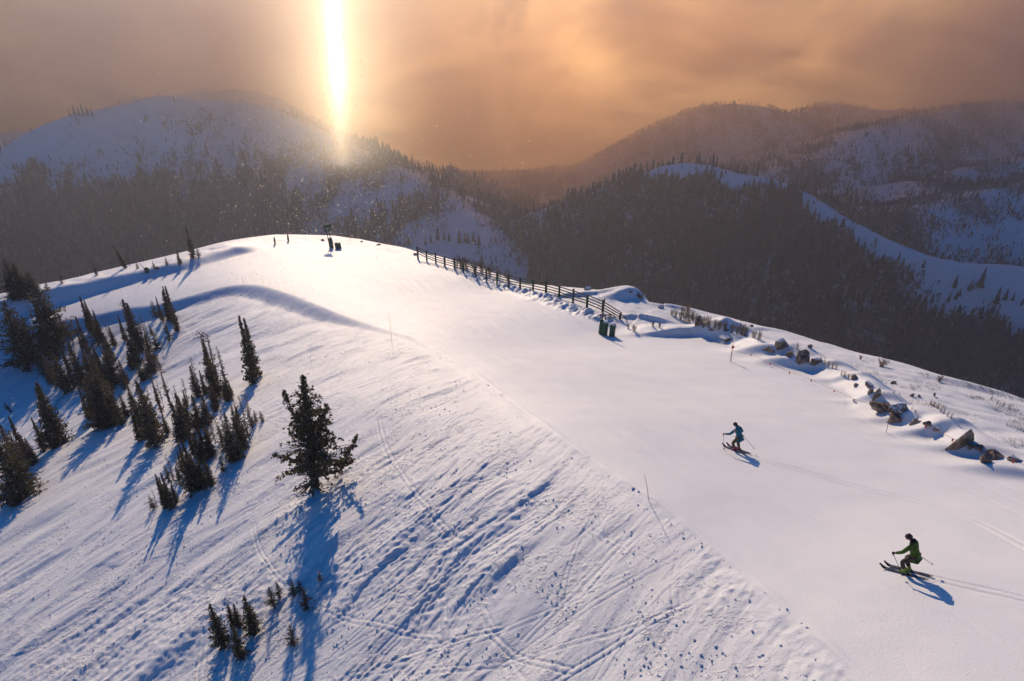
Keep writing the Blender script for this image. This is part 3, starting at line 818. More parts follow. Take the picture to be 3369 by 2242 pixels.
CL = [
 ("in the dark upper left group", 'firs at the upper left edge', [(10,851,978,'wide'),(41,866,976,'wide'),(87,894,976,'wide'),(110,930,1130,'wide'),(82,989,1088,'snag'),(10,994,1195,'wide'),(41,1035,1150,'dense'),(69,1065,1160,'dense'),(120,1020,1180,'dense')]),
 ("over the far left snow crest", 'firs on the far snow crest', [(145,922,957,'bush'),(194,900,932,'bush'),(308,873,905,'dense')]),
 ("at the thicket's left end", 'firs in the thicket under the run', [(189,1030,1106,'spire'),(223,1084,1118,'spire'),(247,1040,1160,'spire'),(261,974,1090,'spire'),(276,988,1105,'spire'),(304,1020,1130,'spire'),
   (336,1095,1190,'dense'),(346,1068,1110,'sparse'),(356,1073,1138,'dense'),(280,1125,1230,'dense'),(300,1132,1250,'spire'),(268,1145,1260,'dense'),(229,1093,1140,'sparse'),(312,1157,1290,'dense')]),
 ("in the clump under the run", 'firs in the clump under the run', [(402,984,1160,'spire'),(397,992,1120,'sparse'),(413,1100,1200,'dense'),(427,1104,1195,'dense'),(437,1072,1160,'spire'),(452,1057,1150,'sparse'),
   (459,1038,1140,'sparse'),(475,1100,1190,'dense'),(484,1048,1105,'snag'),(512,977,1055,'spire'),(528,1020,1100,'sparse'),(534,943,1050,'spire'),(542,940,1060,'spire'),(556,985,1092,'sparse'),(500,1085,1150,'bush'),(545,1070,1120,'bush')]),
 ("in the shaded left patch", 'firs in the shaded left patch', [(110,1126,1230,'dense'),(138,1165,1260,'dense'),(166,1150,1275,'dense'),(199,1142,1270,'spire'),(222,1124,1270,'dense'),(185,1190,1290,'dense'),(150,1195,1275,'sparse'),(244,1180,1275,'spire')]),
 ("in the big dark clump", 'firs in the big dark clump', [(286,1227,1398,'wide'),(312,1235,1392,'wide'),(343,1261,1368,'dense'),(370,1311,1396,'dense'),(393,1298,1370,'dense'),(336,1130,1260,'dense'),(389,1184,1264,'dense'),(372,1157,1240,'snag'),(300,1180,1330,'dense'),(270,1250,1370,'dense'),(330,1290,1395,'dense')]),
 ("at the clearing edge", 'small firs at the clearing', [(446,1191,1233,'bush'),(461,1202,1250,'bush'),(480,1150,1228,'wide'),(518,1183,1206,'bush'),(541,1191,1202,'bush'),(470,1185,1240,'bush')]),
 ("right of the big dark clump", 'firs right of the big dark clump', [(418,1268,1352,'dense'),(446,1252,1463,'dense'),(459,1275,1400,'dense'),(477,1268,1380,'sparse'),(493,1230,1364,'tuft'),(502,1400,1453,'bush'),(513,1252,1340,'snag'),
   (524,1209,1345,'tuft'),(533,1364,1425,'dense'),(563,1286,1322,'snag'),(563,1325,1450,'dense'),(575,1294,1440,'dense'),(586,1305,1390,'spire'),(430,1300,1440,'dense')]),
 ("by the two tall tufted stems", 'firs round the tufted stems', [(570,1267,1330,'sparse'),(597,1244,1330,'sparse'),(625,1177,1300,'sparse'),(655,1218,1290,'spire'),(656,1093,1300,'tuft'),(680,1105,1262,'tuft'),(712,1141,1262,'sparse'),
   (733,1223,1318,'dense'),(750,1252,1300,'spire'),(630,1300,1410,'dense'),(663,1300,1395,'dense'),(600,1310,1400,'dense'),(690,1260,1350,'dense')]),
 ("below the twin spires", 'firs below the twin spires', [(786,1300,1450,'sparse'),(806,1298,1420,'sparse'),(765,1305,1400,'sparse'),(811,1331,1410,'sparse'),(776,1370,1475,'dense')]),
 ("in the reddish middle clump", 'firs in the reddish clump', [(737,1359,1515,'dense'),(724,1364,1480,'sparse'),(681,1364,1440,'sparse'),(702,1356,1450,'sparse'),(669,1402,1500,'dense'),(644,1384,1510,'spire'),(637,1422,1520,'dense'),(612,1402,1500,'spire'),
   (585,1453,1560,'spire'),(599,1450,1612,'spire'),(571,1489,1560,'sparse'),(647,1504,1590,'dense'),(668,1504,1595,'dense'),(686,1555,1588,'bush'),(723,1501,1550,'bush'),(622,1490,1605,'dense')]),
 ("in the low clump beneath", 'firs in the low clump', [(510,1560,1672,'spire'),(528,1555,1665,'spire'),(543,1494,1588,'snag'),(553,1512,1590,'snag'),(553,1558,1640,'sparse'),(490,1630,1675,'bush'),(545,1610,1672,'bush')]),
 ("at the lower left edge", 'firs at the left edge', [(118,1258,1462,'dense'),(102,1375,1478,'spire'),(27,1371,1511,'spire'),(-2,1397,1560,'dense'),(14,1323,1347,'bush'),(-20,1430,1640,'wide'),(30,1470,1605,'dense'),(62,1430,1530,'dense'),(80,1440,1520,'dense')]),
 ("among the little bottom firs", 'little firs at the bottom', [(689,1987,2127,'dense'),(747,1987,2056,'dense'),(767,1987,2060,'dense'),(801,1959,2083,'dense'),(821,1996,2050,'bush'),(762,2056,2159,'dense'),(884,1931,1994,'bush'),
   (908,1915,1962,'bush'),(956,1909,1957,'bush'),(980,1907,1945,'bush'),(994,1932,2003,'bush'),(951,2056,2120,'bush'),(1047,1879,1911,'bush')]),
]
_rt = random.Random(12)
for where, grp, L in CL:
    if 'far left' not in where and 'bottom firs' not in where:
        for q in list(L): L.append((q[0]+_rt.uniform(-16, 16), q[1]+_rt.uniform(12, 55), q[2]+_rt.uniform(-14, 16), _rt.choice(('sparse', 'spire', 'dense', 'snag', 'bush'))))
        L[:] = [q for q in L if q[2]-q[1] > 14]
    L = sorted(L, key=lambda q: q[0]); cnt = {}
    for q in L: cnt[q[3]] = cnt.get(q[3], 0)+1
    made = [(q, place_tree(*q)) for q in L]
    made = [m_ for m_ in made if m_[1] is not None]
    cnt = {}
    for q, t in made: cnt[q[3]] = cnt.get(q[3], 0)+1
    seen = {}
    for q, t in made:
        k = q[3]; seen[k] = seen.get(k, 0)+1
        lab = ('' if cnt[k] == 1 else '%s ' % ORD[seen[k]-1])+LOOK[k]+(' ' if cnt[k] == 1 else ' from the left ')+where
        tag(t, ' '.join(lab.split()), 'tree', grp)
def one_tree(args, label, lean=0.0, group=None):
    t = place_tree(*args, lean=lean)
    if t: tag(t, label, 'tree', group)
one_tree((390,805,883,'spire'), 'left-leaning slim fir on the skyline above the shadowed bank', lean=-0.22, group='firs on the skyline')
one_tree((415,835,880,'sparse'), 'thin fir just behind the left-leaning skyline fir', lean=-0.05, group='firs on the skyline')
one_tree((447,862,884,'bush'), 'tiny fir at the foot of the left-leaning skyline fir', group='firs on the skyline')
one_tree((611,745,850,'spire'), 'tallest pointed fir on the skyline left of the bank', group='firs on the skyline')
one_tree((646,812,846,'bush'), 'small fir touching the right side of the tallest skyline fir', group='firs on the skyline')
one_tree((580,822,870,'dense'), 'small fir left of the tallest skyline fir', group='firs on the skyline')
one_tree((543,847,873,'bush'), 'scrubby little fir between two skyline firs, third clump', group='firs on the skyline')
one_tree((501,858,885,'bush'), 'scrubby low fir beside the leaning bamboo on the skyline', group='firs on the skyline')
one_tree((786,1040,1262,'spire'), 'left half of the tall twin-spired fir pair on the open slope', group='twin spired firs')
one_tree((802,1046,1240,'spire'), 'right half of the tall twin-spired fir pair on the open slope', group='twin spired firs')
one_tree((835,1350,1388,'bush'), 'left of two tiny firs casting thin shadows right of the thicket', group='two tiny firs')
one_tree((855,1352,1384,'bush'), 'right of two tiny firs casting thin shadows right of the thicket', group='two tiny firs')

def big_tree():
    p = at(1040, 1601); H = height_for(p, 1240)
    t = empty('fir_tree', p); tag(t, 'largest fir, wide and ragged with a low side limb, alone on the slope', 'tree')
    rng = np.random.default_rng(77)
    spines = [ # start, end, width at base/mid/top, branches, tmin
      ((0, 0, 0.09), (0.045, 0.0, 1.0), 0.30, 300, 0.75),
      ((0.02, 0.02, 0.28), (0.16, 0.03, 0.73), 0.15, 120, 0.45),
      ((-0.02, -0.02, 0.45), (-0.10, 0.0, 0.88), 0.09, 70, 0.6),
      ((0.20, 0.0, 0.16), (0.36, -0.02, 0.50), 0.085, 60, 0.6),
      ((0.03, 0.0, 0.20), (0.30, 0.02, 0.22), 0.085, 55, 0.35),
      ((0.0, 0.0, 0.22), (-0.27, 0.0, 0.30), 0.08, 50, 0.35)]
    C = []; Sz = []
    TV, TF = [], []
    tube(TV, TF, [(0, 0, -0.03), (0.0, 0, 0.12), (0.01, 0, 0.4), (0.03, 0, 0.7), (0.045, 0, 0.99)], [0.034, 0.027, 0.02, 0.011, 0.003], 8)
    for (s, e, w, nb, shp) in spines:
        s = np.array(s); e = np.array(e)
        if s[2] > 0.1: tube(TV, TF, [(0.01, 0, max(0.03, s[2]-0.06)), tuple(s), tuple((s+e)/2), tuple(e)], [0.012, 0.010, 0.007, 0.002], 6)
        for i in range(nb):
            q = (i+rng.random())/nb
            c = s+(e-s)*q
            prof = (1-q)**shp*(0.55+0.45*abs(sin(q*13+1)))*min(1, 0.6+4*q)
            L = w*prof*(0.5+0.75*rng.random()); a = rng.random()*2*pi
            n = max(2, int(L/0.017))
            for k in range(n):
                u = (k+rng.random())/n
                if rng.random() < 0.30+0.25*(sin(i*0.9)>0.55): continue
                C.append((c[0]+cos(a)*L*u, c[1]+sin(a)*L*u*0.9, c[2]+(0.15*u-0.35*u*u+0.3*q)*L+rng.normal()*0.006)); Sz.append(0.0165*(0.6+0.8*rng.random()))
            if L > 0.06: tube(TV, TF, [tuple(c), (c[0]+cos(a)*L*0.9, c[1]+sin(a)*L*0.8, c[2]+0.2*q*L)], [0.004, 0.001], 4)
    C = np.array(C); Sz = np.array(Sz)
    V, F = clump_tris(C, Sz, rng, 5)
    me = fast_mesh('crown', V*H, F, smooth=False); me.materials.append(M['needles'])
    o = bpy.data.objects.new('crown', me); COL.objects.link(o); o.parent = t
    mesh_obj('trunk', [v*H for v in TV], TF, M['bark'], t)
    m = rng.random(len(C)) < 0.09
    V, F = clump_tris(C[m]+np.array([0, 0, 0.006]), Sz[m]*0.6, rng, 2)
    me = fast_mesh('snow_clumps', V*H, F, smooth=False); me.materials.append(M['puff'])
    o = bpy.data.objects.new('snow_clumps', me); COL.objects.link(o); o.parent = t
    TV, TF = [], []
    for i in range(13):      # bare low limbs spreading over the snow
        a = radians(150+i*12+rng.normal()*6); L = 0.10+0.12*rng.random(); 
        q = []
        for u in (0, 0.4, 0.75, 1.0):
            x, y = cos(a+0.3*u)*L*u, sin(a+0.3*u)*L*u
            gz = (ground(p.x+x*H, p.y+y*H)-p.z)/H
            q.append((x, y, max(gz+0.008, 0.055*(1-u)+gz*u)))
        tube(TV, TF, q, [0.008, 0.006, 0.004, 0.0015], 5)
    mesh_obj('low_branch', [v*H for v in TV], TF, M['bark'], t)
big_tree()

# conifers one can tell apart across the valley
def far_hit(px, py):
    q = W(px, py, 1.0); t = np.linspace(250, 2000, 1500)
    z = q[2]*t-far_h(q[0]*t, q[1]*t)
    i = int(np.argmax(z < 0))
    if i == 0: return None
    a = t[i-1]+(t[i]-t[i-1])*z[i-1]/(z[i-1]-z[i])
    return Vector((q[0]*a, q[1]*a, q[2]*a))
FARP = []
for k in range(3):
    rg = np.random.default_rng(50+k)
    z1 = np.zeros(1); Vp = []; Fp = []
    V, F = conifer_cloud(z1, z1, z1, z1+1, z1+0.34, rg, tiers=6, sides=8)
    V[:, 2] = V[:, 2]; 
    # six narrow tiers
    V = V.reshape(6, 9, 3)
    for i in range(6):
        zb = 0.05+0.14*i; V[i, :8, 2] = zb+0.03*rg.random(8); V[i, 8, 2] = min(1.0, zb+0.30); sc = (1-i*0.145)
        ang = np.linspace(0, 2*pi, 9)[:8]+i; rr_ = 0.17*sc*(0.7+0.5*rg.random(8))
        V[i, :8, 0] = np.cos(ang)*rr_; V[i, :8, 1] = np.sin(ang)*rr_; V[i, 8, :2] = 0
    me = fast_mesh('crown', V.reshape(-1, 3), F, smooth=False); me.materials.append(M['far_fir'])
    TV, TF = [], []; tube(TV, TF, [(0, 0, -0.08), (0, 0, 0.3)], [0.02, 0.014], 5)
    mt = bpy.data.meshes.new('trunk'); mt.from_pydata([tuple(v) for v in TV], [], TF); mt.materials.append(M['bark'])
    FARP.append((me, mt))
def far_tree(tx, ty, by, label, group, i):
    p = far_hit(tx, by)
    if p is None: return
    h = height_for(p, ty)
    if h < 2: return
    t = empty('conifer_tree', p, i*1.3); t.scale = (h*1.05, h*1.05, h); tag(t, label, 'tree', group)
    for nm, me in zip(('crown', 'trunk'), FARP[i % 3]):
        o = bpy.data.objects.new(nm, me); COL.objects.link(o); o.parent = t
SH = sorted([(3222,877,946),(3188,917,958),(3274,941,1001),(3305,946,987),(3360,977,1006),(3119,958,994),(3143,953,987),(3064,963,996),(3138,901,948),(3036,850,882),(3040,967,1006),(3155,945,976),(3200,930,952),(3330,960,990)])
for i, q in enumerate(SH): far_tree(*q, 'dark conifer on the open snowy shoulder at the right edge, %s from the left' % ORD[i], 'conifers on the snowy shoulder', i)
SP_ = sorted([(2372,551,582),(2387,553,572),(2593,620,658),(2340,575,600),(2290,540,560),(2880,777,800),(2620,655,690),(2650,672,705),(2560,650,680)])
for i, q in enumerate(SP_): far_tree(*q, 'lone conifer along the snow strip of the right ridge, %s from the left' % ORD[i], 'conifers along the snow strip', i)
LH = sorted([(575,310,336),(455,322,338),(247,342,378),(262,345,382),(275,335,380),(290,345,382),(305,352,384),(232,358,385),(959,506,532),(672,352,372),(480,372,400),(540,395,420)])
for i, q in enumerate(LH): far_tree(*q, 'conifer on the upper face of the left hill, %s from the left' % ORD[i], 'conifers on top of the left hill', i)
VC = sorted([(1440,750,790),(1462,756,790),(1478,760,795),(1512,752,800),(1530,760,800),(1540,764,802),(1418,770,800),(1400,775,805),(1558,758,800),(1576,770,808)])
for i, q in enumerate(VC): far_tree(*q, 'conifer standing just beyond the fence crest, %s from the left' % ORD[i], 'conifers beyond the fence crest', i)
far_tree(2608,1045,1125,'dark rounded conifer low on the slope beyond the right skyline','conifers below the right skyline',1)
far_tree(2945,1149,1195,'dark conifer just above the right skyline near the red bush','conifers below the right skyline',2)
# ------------------------------------------------------------------ small builders
def bar(V, F, a, b, w, h=None, up=(0, 0, 1)):
    a = Vector(a); b = Vector(b); d = (b-a).normalized(); u = Vector(up); s = d.cross(u)
    if s.length < 1e-4: s = d.cross(Vector((1, 0, 0)))
    s.normalize(); u = s.cross(d); h = h or w; k = len(V)
    for p in (a, b):
        for sx, sy in ((-1, -1), (1, -1), (1, 1), (-1, 1)): V.append(p+s*sx*w/2+u*sy*h/2)
    F += [(k, k+1, k+2, k+3)[::-1], (k+4, k+5, k+6, k+7), (k, k+1, k+5, k+4), (k+1, k+2, k+6, k+5), (k+2, k+3, k+7, k+6), (k+3, k, k+4, k+7)]
def cyl(V, F, a, b, r0, r1=None, n=12): tube(V, F, [a, b], [r0, r0 if r1 is None else r1], n)
def part(name, fn, m, parent, smooth=False, bev=0.0):
    V, F = [], []; fn(V, F)
    o = mesh_obj(name, V, F, m, parent, smooth)
    if bev:
        q = o.modifiers.new('bevel', 'BEVEL'); q.width = bev; q.segments = 2; q.limit_method = 'ANGLE'
    return o
M['green_pad'] = mat('green_padding', (0.010, 0.10, 0.055), 0.6, color2=(0.006, 0.06, 0.035), scale=3.0, bump=0.01, bscale=6)
M['post_green'] = mat('green_painted_post', (0.012, 0.055, 0.035), 0.7, color2=(0.03, 0.06, 0.04), scale=5.0)
M['rail'] = mat('weathered_rail', (0.045, 0.045, 0.035), 0.8, color2=(0.09, 0.075, 0.05), scale=4.0)
M['bamboo'] = mat('bamboo', (0.45, 0.14, 0.05), 0.5, color2=(0.30, 0.10, 0.05), scale=3.0)
M['dark_pole'] = mat('dark_rusty_pole', (0.05, 0.025, 0.02), 0.6, color2=(0.09, 0.03, 0.02), scale=2.0)
M['red'] = mat('red_disc_plastic', (0.55, 0.02, 0.03), 0.5)
M['orange'] = mat('orange_flagging', (0.65, 0.10, 0.04), 0.6)
M['rope'] = mat('orange_rope', (0.35, 0.14, 0.10), 0.8)
M['rock'] = mat('boulder_stone', (0.12, 0.088, 0.066), 0.9, spec=0.2, color2=(0.36, 0.29, 0.23), scale=2.2, detail=9, bump=0.10, bscale=5)
M['sign'] = mat('dark_green_sign_board', (0.01, 0.05, 0.04), 0.6, color2=(0.02, 0.07, 0.05), scale=2.0)
M['twig'] = mat('bare_willow_twigs', (0.20, 0.13, 0.06), 0.9, color2=(0.32, 0.22, 0.10), scale=3.0)
M['twig_red'] = mat('red_brown_twigs', (0.16, 0.065, 0.035), 0.9, color2=(0.26, 0.12, 0.06), scale=3.0)
M['straw'] = mat('dry_grass_straw', (0.26, 0.16, 0.07), 0.9, color2=(0.40, 0.28, 0.13), scale=5.0)

# ------------------------------------------------------------------ snow fence
def snow_fence():
    px = [1386,1413.6,1442,1470,1501,1529,1566.7,1601.5,1636,1673.6,1711,1753,1795,1838.7,1885,1931.7,1984,2044]
    pb = [860,867,874.5,884,894,901,908,915,925,932,943,956,972,984,1000,1010,1034,1040]
    A = Vector(W(1386, 862, 140)); B = Vector(W(2044, 1040, 95))
    pts = []
    for i in range(18):
        p = at(px[i], pb[i]+ (3 if i < 6 else 5))
        # keep the posts on one gentle line in plan
        t = None
        q = W(px[i], 1000, 1.0); az = math.atan2(q[0], q[1])
        # intersect the azimuth with the line A-B in plan
        d = B-A; den = d.x*cos(az)-d.y*sin(az); t = (A.y*sin(az)-A.x*cos(az))/den
        P = A+d*t; pts.append(Vector((P.x, P.y, ground(P.x, P.y))))
    root = empty('snow_fence', pts[0]); tag(root, 'long green post and rail snow fence along the far edge of the run', 'fence')
    loc = [p-pts[0] for p in pts]
    hs = [1.95+0.15*((i*7) % 5-2)/2 for i in range(18)]; hs[-1] = 1.25
    # rail base height smoothed
    z = np.array([p.z for p in loc]); zs = np.convolve(np.pad(z, 2, mode='edge'), np.ones(5)/5, 'valid')
    for i in range(18):
        part('post', lambda V, F: bar(V, F, (loc[i].x, loc[i].y, loc[i].z-0.4), (loc[i].x, loc[i].y, zs[i]+hs[i]), 0.25 if i % 3 else 0.30, 0.16, (0.3, 1, 0)), M['post_green'], root, bev=0.02)
    side = Vector((B-A)).normalized(); off = Vector((side.y, -side.x, 0)).normalized()*0.13
    for k, hh in enumerate((0.45, 0.85, 1.25, 1.65)):
        def f(V, F, hh=hh):
            for i in range(17):
                e = -0.35 if i == 16 else 0
                a = Vector((loc[i].x, loc[i].y, zs[i]+hh))-off; b = Vector((loc[i+1].x, loc[i+1].y, zs[i+1]+hh+e*(hh/1.65)))-off
                j = (b-a).normalized()*0.08
                bar(V, F, a-j, b+j, 0.05, 0.13)
        part('rail', f, M['rail'], root)
    part('brace', lambda V, F: cyl(V, F, loc[17]+Vector((0, 0, 1.0)), loc[17]+Vector((1.1, -0.6, -0.25)), 0.05, n=6), M['rail'], root)
snow_fence()

# ------------------------------------------------------------------ padded hydrant post with two barrels
def pad_group():
    p = at(1976, 1098)
    r = empty('snowmaking_post', p); tag(r, 'tall dark pole wrapped in a green pad beside two green barrels', 'post')
    part('pole', lambda V, F: tube(V, F, [(0, 0, -0.3), (0.06, 0, 1.8), (0.20, 0.0, height_for(p, 982))], [0.07, 0.07, 0.06], 8), M['dark_pole'], r, True)
    def f(V, F): tube(V, F, [(0, 0, -0.1), (0, 0, 0.1), (0.02, 0, 1.0), (0.05, 0, 1.75), (0.06, 0, 1.85)], [0.24, 0.27, 0.24, 0.22, 0.14], 14)
    part('pad', f, M['green_pad'], r, True)
    for (x, y, ty, w, lab) in ((1989, 1103, 1060, 0.31, 'left green padded barrel with a snowy top below the fence end'), (2013, 1106, 1067, 0.33, 'right green padded barrel with a snowy top below the fence end')):
        b = at(x, y); h = height_for(b, ty)
        t = empty('barrel', b, 0.3); tag(t, lab, 'barrel', 'green barrels by the tall pole')
        part('body', lambda V, F: tube(V, F, [(0, 0, -0.15), (0, 0, 0.05), (0.02, 0, h*0.5), (0.05, 0, h-0.04), (0.05, 0, h)], [w*0.97, w, w*0.99, w, w*0.94], 20), M['green_pad'], t, True)
        part('snow_cap', lambda V, F: tube(V, F, [(0.05, 0, h-0.005), (0.05, 0, h+0.05), (0.05, 0, h+0.085)], [w*0.93, w*0.88, w*0.55], 20), M['puff'], t, True)
pad_group()

# ------------------------------------------------------------------ trail sign at the top of the run
def trail_sign():
    p = at(1083, 815); t = empty('trail_sign', p); tag(t, 'green trail sign boards on two posts with a padded foot at the far crest', 'sign')
    s = 152/FPX      # metres per frame pixel there
    H = height_for(p, 741)
    right = Vector((1, 0, 0))
    def X(px): return (px-1083)*s
    for x, z0 in ((1083, -0.3), (1091, -0.2)):
        part('post', lambda V, F: bar(V, F, (X(x)+0.12, 0, z0), (X(x)-0.12, 0, H*0.97), 0.11), M['dark_pole'], t)
    part('board', lambda V, F: bar(V, F, (X(1073), -0.1, H*0.93), (X(1099), 0.05, H*0.97), 0.06, 0.75), M['sign'], t)
    part('board', lambda V, F: bar(V, F, (X(1075), -0.1, H*0.78), (X(1094), 0.05, H*0.80), 0.06, 0.62), M['sign'], t)
    part('side_board', lambda V, F: bar(V, F, (X(1074), 0.1, H*0.92), (X(1062), 1.7, H*0.95), 0.05, 0.35), M['sign'], t)
    part('side_board', lambda V, F: bar(V, F, (X(1075), 0.1, H*0.78), (X(1065), 1.7, H*0.78), 0.05, 0.35), M['sign'], t)
    part('pad', lambda V, F: tube(V, F, [(X(1092), -0.1, -0.1), (X(1092), -0.1, 1.1), (X(1090.5), -0.1, 2.05)], [0.36, 0.36, 0.33], 12), M['green_pad'], t, True)
    for px_, lab in ((1108, 'left of two short green pads beside the trail sign'), (1118, 'right of two short green pads beside the trail sign')):
        b = at(px_, 819); q = tag(part('pad_stump', lambda V, F: tube(V, F, [(0.06, 0, -0.2), (0, 0, 0.6), (-0.06, 0, 1.15), (-0.07, 0, 1.2)], [0.30, 0.30, 0.30, 0.22], 14), M['green_pad'], None, True), lab, 'pad', 'short pads by the sign'); q.location = b
    for x, y0, y1, lab in ((905, 803, 780, 'left of two small yellow-brown padded stakes on the crest'), (949, 793, 771, 'right of two small yellow-brown padded stakes on the crest')):
        b = at(x, y0); h = height_for(b, y1)
        q = empty('padded_stake', b); tag(q, lab, 'stake', 'padded stakes on the crest')
        part('stake', lambda V, F: cyl(V, F, (0, 0, -0.2), (0, 0, h), 0.05, n=6), M['bamboo'], q)
        part('pad', lambda V, F: tube(V, F, [(0, 0, 0.05), (0, 0, h*0.35), (0.03, 0, h*0.9)], [0.17, 0.19, 0.13], 10), M['straw'], q, True)
trail_sign()

def stick(name, bx, by, tx, ty, label, m, r=0.02, disc=None, cat='pole', group=None, extra=None):
    b = at(bx, by)
    if b is None: return None
    h = height_for(b, ty)
    # tilt sideways so that the top stands over the frame point (tx, ty)
    top = Vector((b.x, b.y, b.z+h)); qx, qy = project(top); sd = (tx-qx)/FPX*(top.y*CP-top.z*SP)
    t = empty(name, b); tag(t, label, cat, group)
    part('shaft', lambda V, F: tube(V, F, [(0, 0, -0.3), (sd*0.5, 0.03, h*0.5), (sd, 0, h)], [r, r, r*0.7], 6), m, t, True)
    if extra: extra(t, sd, h)
    return t
def red_disc(t, sd, h):
    part('second_shaft', lambda V, F: cyl(V, F, (-0.13, 0.05, -0.3), (sd*0.55, 0.03, h*0.62), 0.02, n=6), M['bamboo'], t)
    part('disc', lambda V, F: cyl(V, F, (sd*0.6, -0.05, h*0.68), (sd*0.6+0.02, -0.11, h*0.68), 0.14, n=18), M['red'], t)
stick('marker_pole', 2406, 1191, 2412, 1118, 'doubled bamboo marker pole with a red disc on the drift right of the run', M['bamboo'], 0.026, extra=red_disc)
stick('bamboo_pole', 2916, 1424, 2938, 1335, 'orange bamboo pole in front of the slab boulders', M['bamboo'], 0.017)
stick('bamboo_pole', 2138, 1648, 2121, 1563, 'thin bamboo pole at the lower edge of the groomed run', M['bamboo'], 0.014)
stick('bamboo_pole', 1291, 1144, 1279, 1029, 'thin tall bamboo wand at the edge of the run above the side slope', M['bamboo'], 0.016)
stick('bamboo_pole', 799, 933, 794, 913, 'short wand at the top of the shaded bank near the bend', M['bamboo'], 0.02)
stick('bamboo_pole', 1969, 1013, 1972, 972, 'thin reddish wand behind the rails near the fence end', M['bamboo'], 0.022)
stick('bamboo_pole', 1153, 786, 1147, 767, 'small red-topped stick on the crest right of the sign', M['red'], 0.04)
stick('leaning_pole', 484, 895, 458, 866, 'pole leaning to the left on the skyline with a padded base', M['dark_pole'], 0.05,
      extra=lambda t, sd, h: part('pad', lambda V, F: tube(V, F, [(0, 0, -0.1), (0, 0, 0.5), (0.05, 0, 0.8)], [0.34, 0.40, 0.22], 10), M['green_pad'], t, True))

def rope_line():
    P = [(2409,1160),(2468,1178),(2532,1205),(2596,1231),(2666,1263),(2742,1295),(2808,1322),(2892,1357),(2930,1372),(2963,1384),(3040,1418),(3130,1458),(3223,1491),(3327,1535),(3420,1572)]
    pts = [at(*p) for p in P]; pts = [q+Vector((0, 0, 0.22+0.10*((i*5) % 3))) for i, q in enumerate(pts)]
    o0 = pts[0]; t = empty('rope_line', o0); tag(t, 'thin orange rope with small flags strung before the boulders', 'rope')
    part('rope', lambda V, F: tube(V, F, [q-o0 for q in pts], [0.011]*len(pts), 4), M['rope'], t)
    for i, q in enumerate(pts[1:-1]):
        a = q-o0
        part('flag', lambda V, F: (V.extend([a+Vector((-0.05, 0, 0)), a+Vector((0.06, 0, 0)), a+Vector((0.05, -0.02, -0.22)), a+Vector((-0.03, 0.03, -0.2)),
              a+Vector((-0.05, 0.006, 0)), a+Vector((0.06, 0.006, 0)), a+Vector((0.05, -0.014, -0.22)), a+Vector((-0.03, 0.036, -0.2))]),
              F.extend([(0, 1, 2, 3), (7, 6, 5, 4), (0, 4, 5, 1), (1, 5, 6, 2), (2, 6, 7, 3), (3, 7, 4, 0)])), M['orange'], t)
rope_line()

# ------------------------------------------------------------------ boulders
def rock_mesh(seed, w, dpt, h, sharp=0.6):
    bm = bmesh.new(); bmesh.ops.create_icosphere(bm, subdivisions=4, radius=1.0)
    rg = random.Random(seed)
    planes = []
    for i in range(13):
        n = Vector((rg.gauss(0, 1), rg.gauss(0, 1), rg.gauss(0, 0.8))).normalized(); planes.append((n, rg.uniform(0.30, 0.72)))
    V = np.array([v.co[:] for v in bm.verts])
    nz = 0.10*noise(V[:,0]*1.7+seed, V[:,1]*1.7+V[:,2]*1.3, seed)+0.08*noise(V[:,0]*4+V[:,2]*3, V[:,1]*4-seed, seed+5)
    for v, q in zip(bm.verts, nz):
        c = v.co*(1+float(q))
        for n, d in planes:
            k = c.dot(n)-d
            if k > 0: c = c-n*k*0.97
        c = c*(1+0.035*rg.gauss(0, 1)*0.5)
        v.co = Vector((c.x*w/1.25, c.y*dpt/1.25, c.z*h/1.05))
    me = bpy.data.meshes.new('stone'); bm.to_mesh(me); bm.free(); me.materials.append(M['rock'])
    for p in me.polygons: p.use_smooth = False
    return me
ROCKS = [ # centre x, foot y, width, height, snow 0/1, roll, words
 (2176,1015,28,18,1,0),(2108,984,34,20,1,0.3),(2074,967,12,10,0,0),(2299,1072,40,28,1,-0.2),(2314,1084,12,9,0,0),(2346,1090,28,10,1,0),(2397,1092,18,9,0,0),(2395,1120,58,18,1,0.1),
 (2538,1158,42,15,0,0.1),(2573,1150,50,32,1,0.1),(2597,1175,22,28,0,0),(2636,1192,58,40,0,0.5),(2687,1201,42,16,1,0.1),(2667,1148,15,12,0,0),
 (2813,1250,26,17,0,0.1),(2821,1272,15,9,0,0),(2863,1277,28,18,1,0),(2872,1294,20,20,0,0),(2891,1313,32,32,1,-0.2),(2913,1350,46,56,0,-0.9),(2935,1354,38,42,0,-0.7),(2962,1362,48,34,1,0.1),
 (2957,1385,52,30,0,0.1),(3018,1392,34,22,1,0.3),(3057,1406,36,14,0,0.2),(3090,1422,36,14,1,0.3),(3160,1474,80,62,1,0.35),(3200,1484,26,18,0,0),(3230,1490,36,24,0,0.2),(3272,1510,58,42,0,0.1),
 (3255,1525,46,18,0,0),(3342,1520,48,18,1,0.3),(2945,1264,24,11,0,0),(3003,1308,14,9,0,0),(3029,1311,18,10,0,0),(3080,1308,12,9,0,0),(2475,1076,14,8,0,0),(516,890,14,12,0,0),
 (1190,797,14,4,0,0),(1060,793,12,4,0,0),(1368,840,16,8,0,0),(1245,808,16,4,0,0),(1930,955,26,10,1,0),(1830,935,22,9,0,0)]
ROCKS.sort(key=lambda q: q[0])
RL = [q for q in ROCKS]
names = {}
k_small = k_big = k_crest = 0
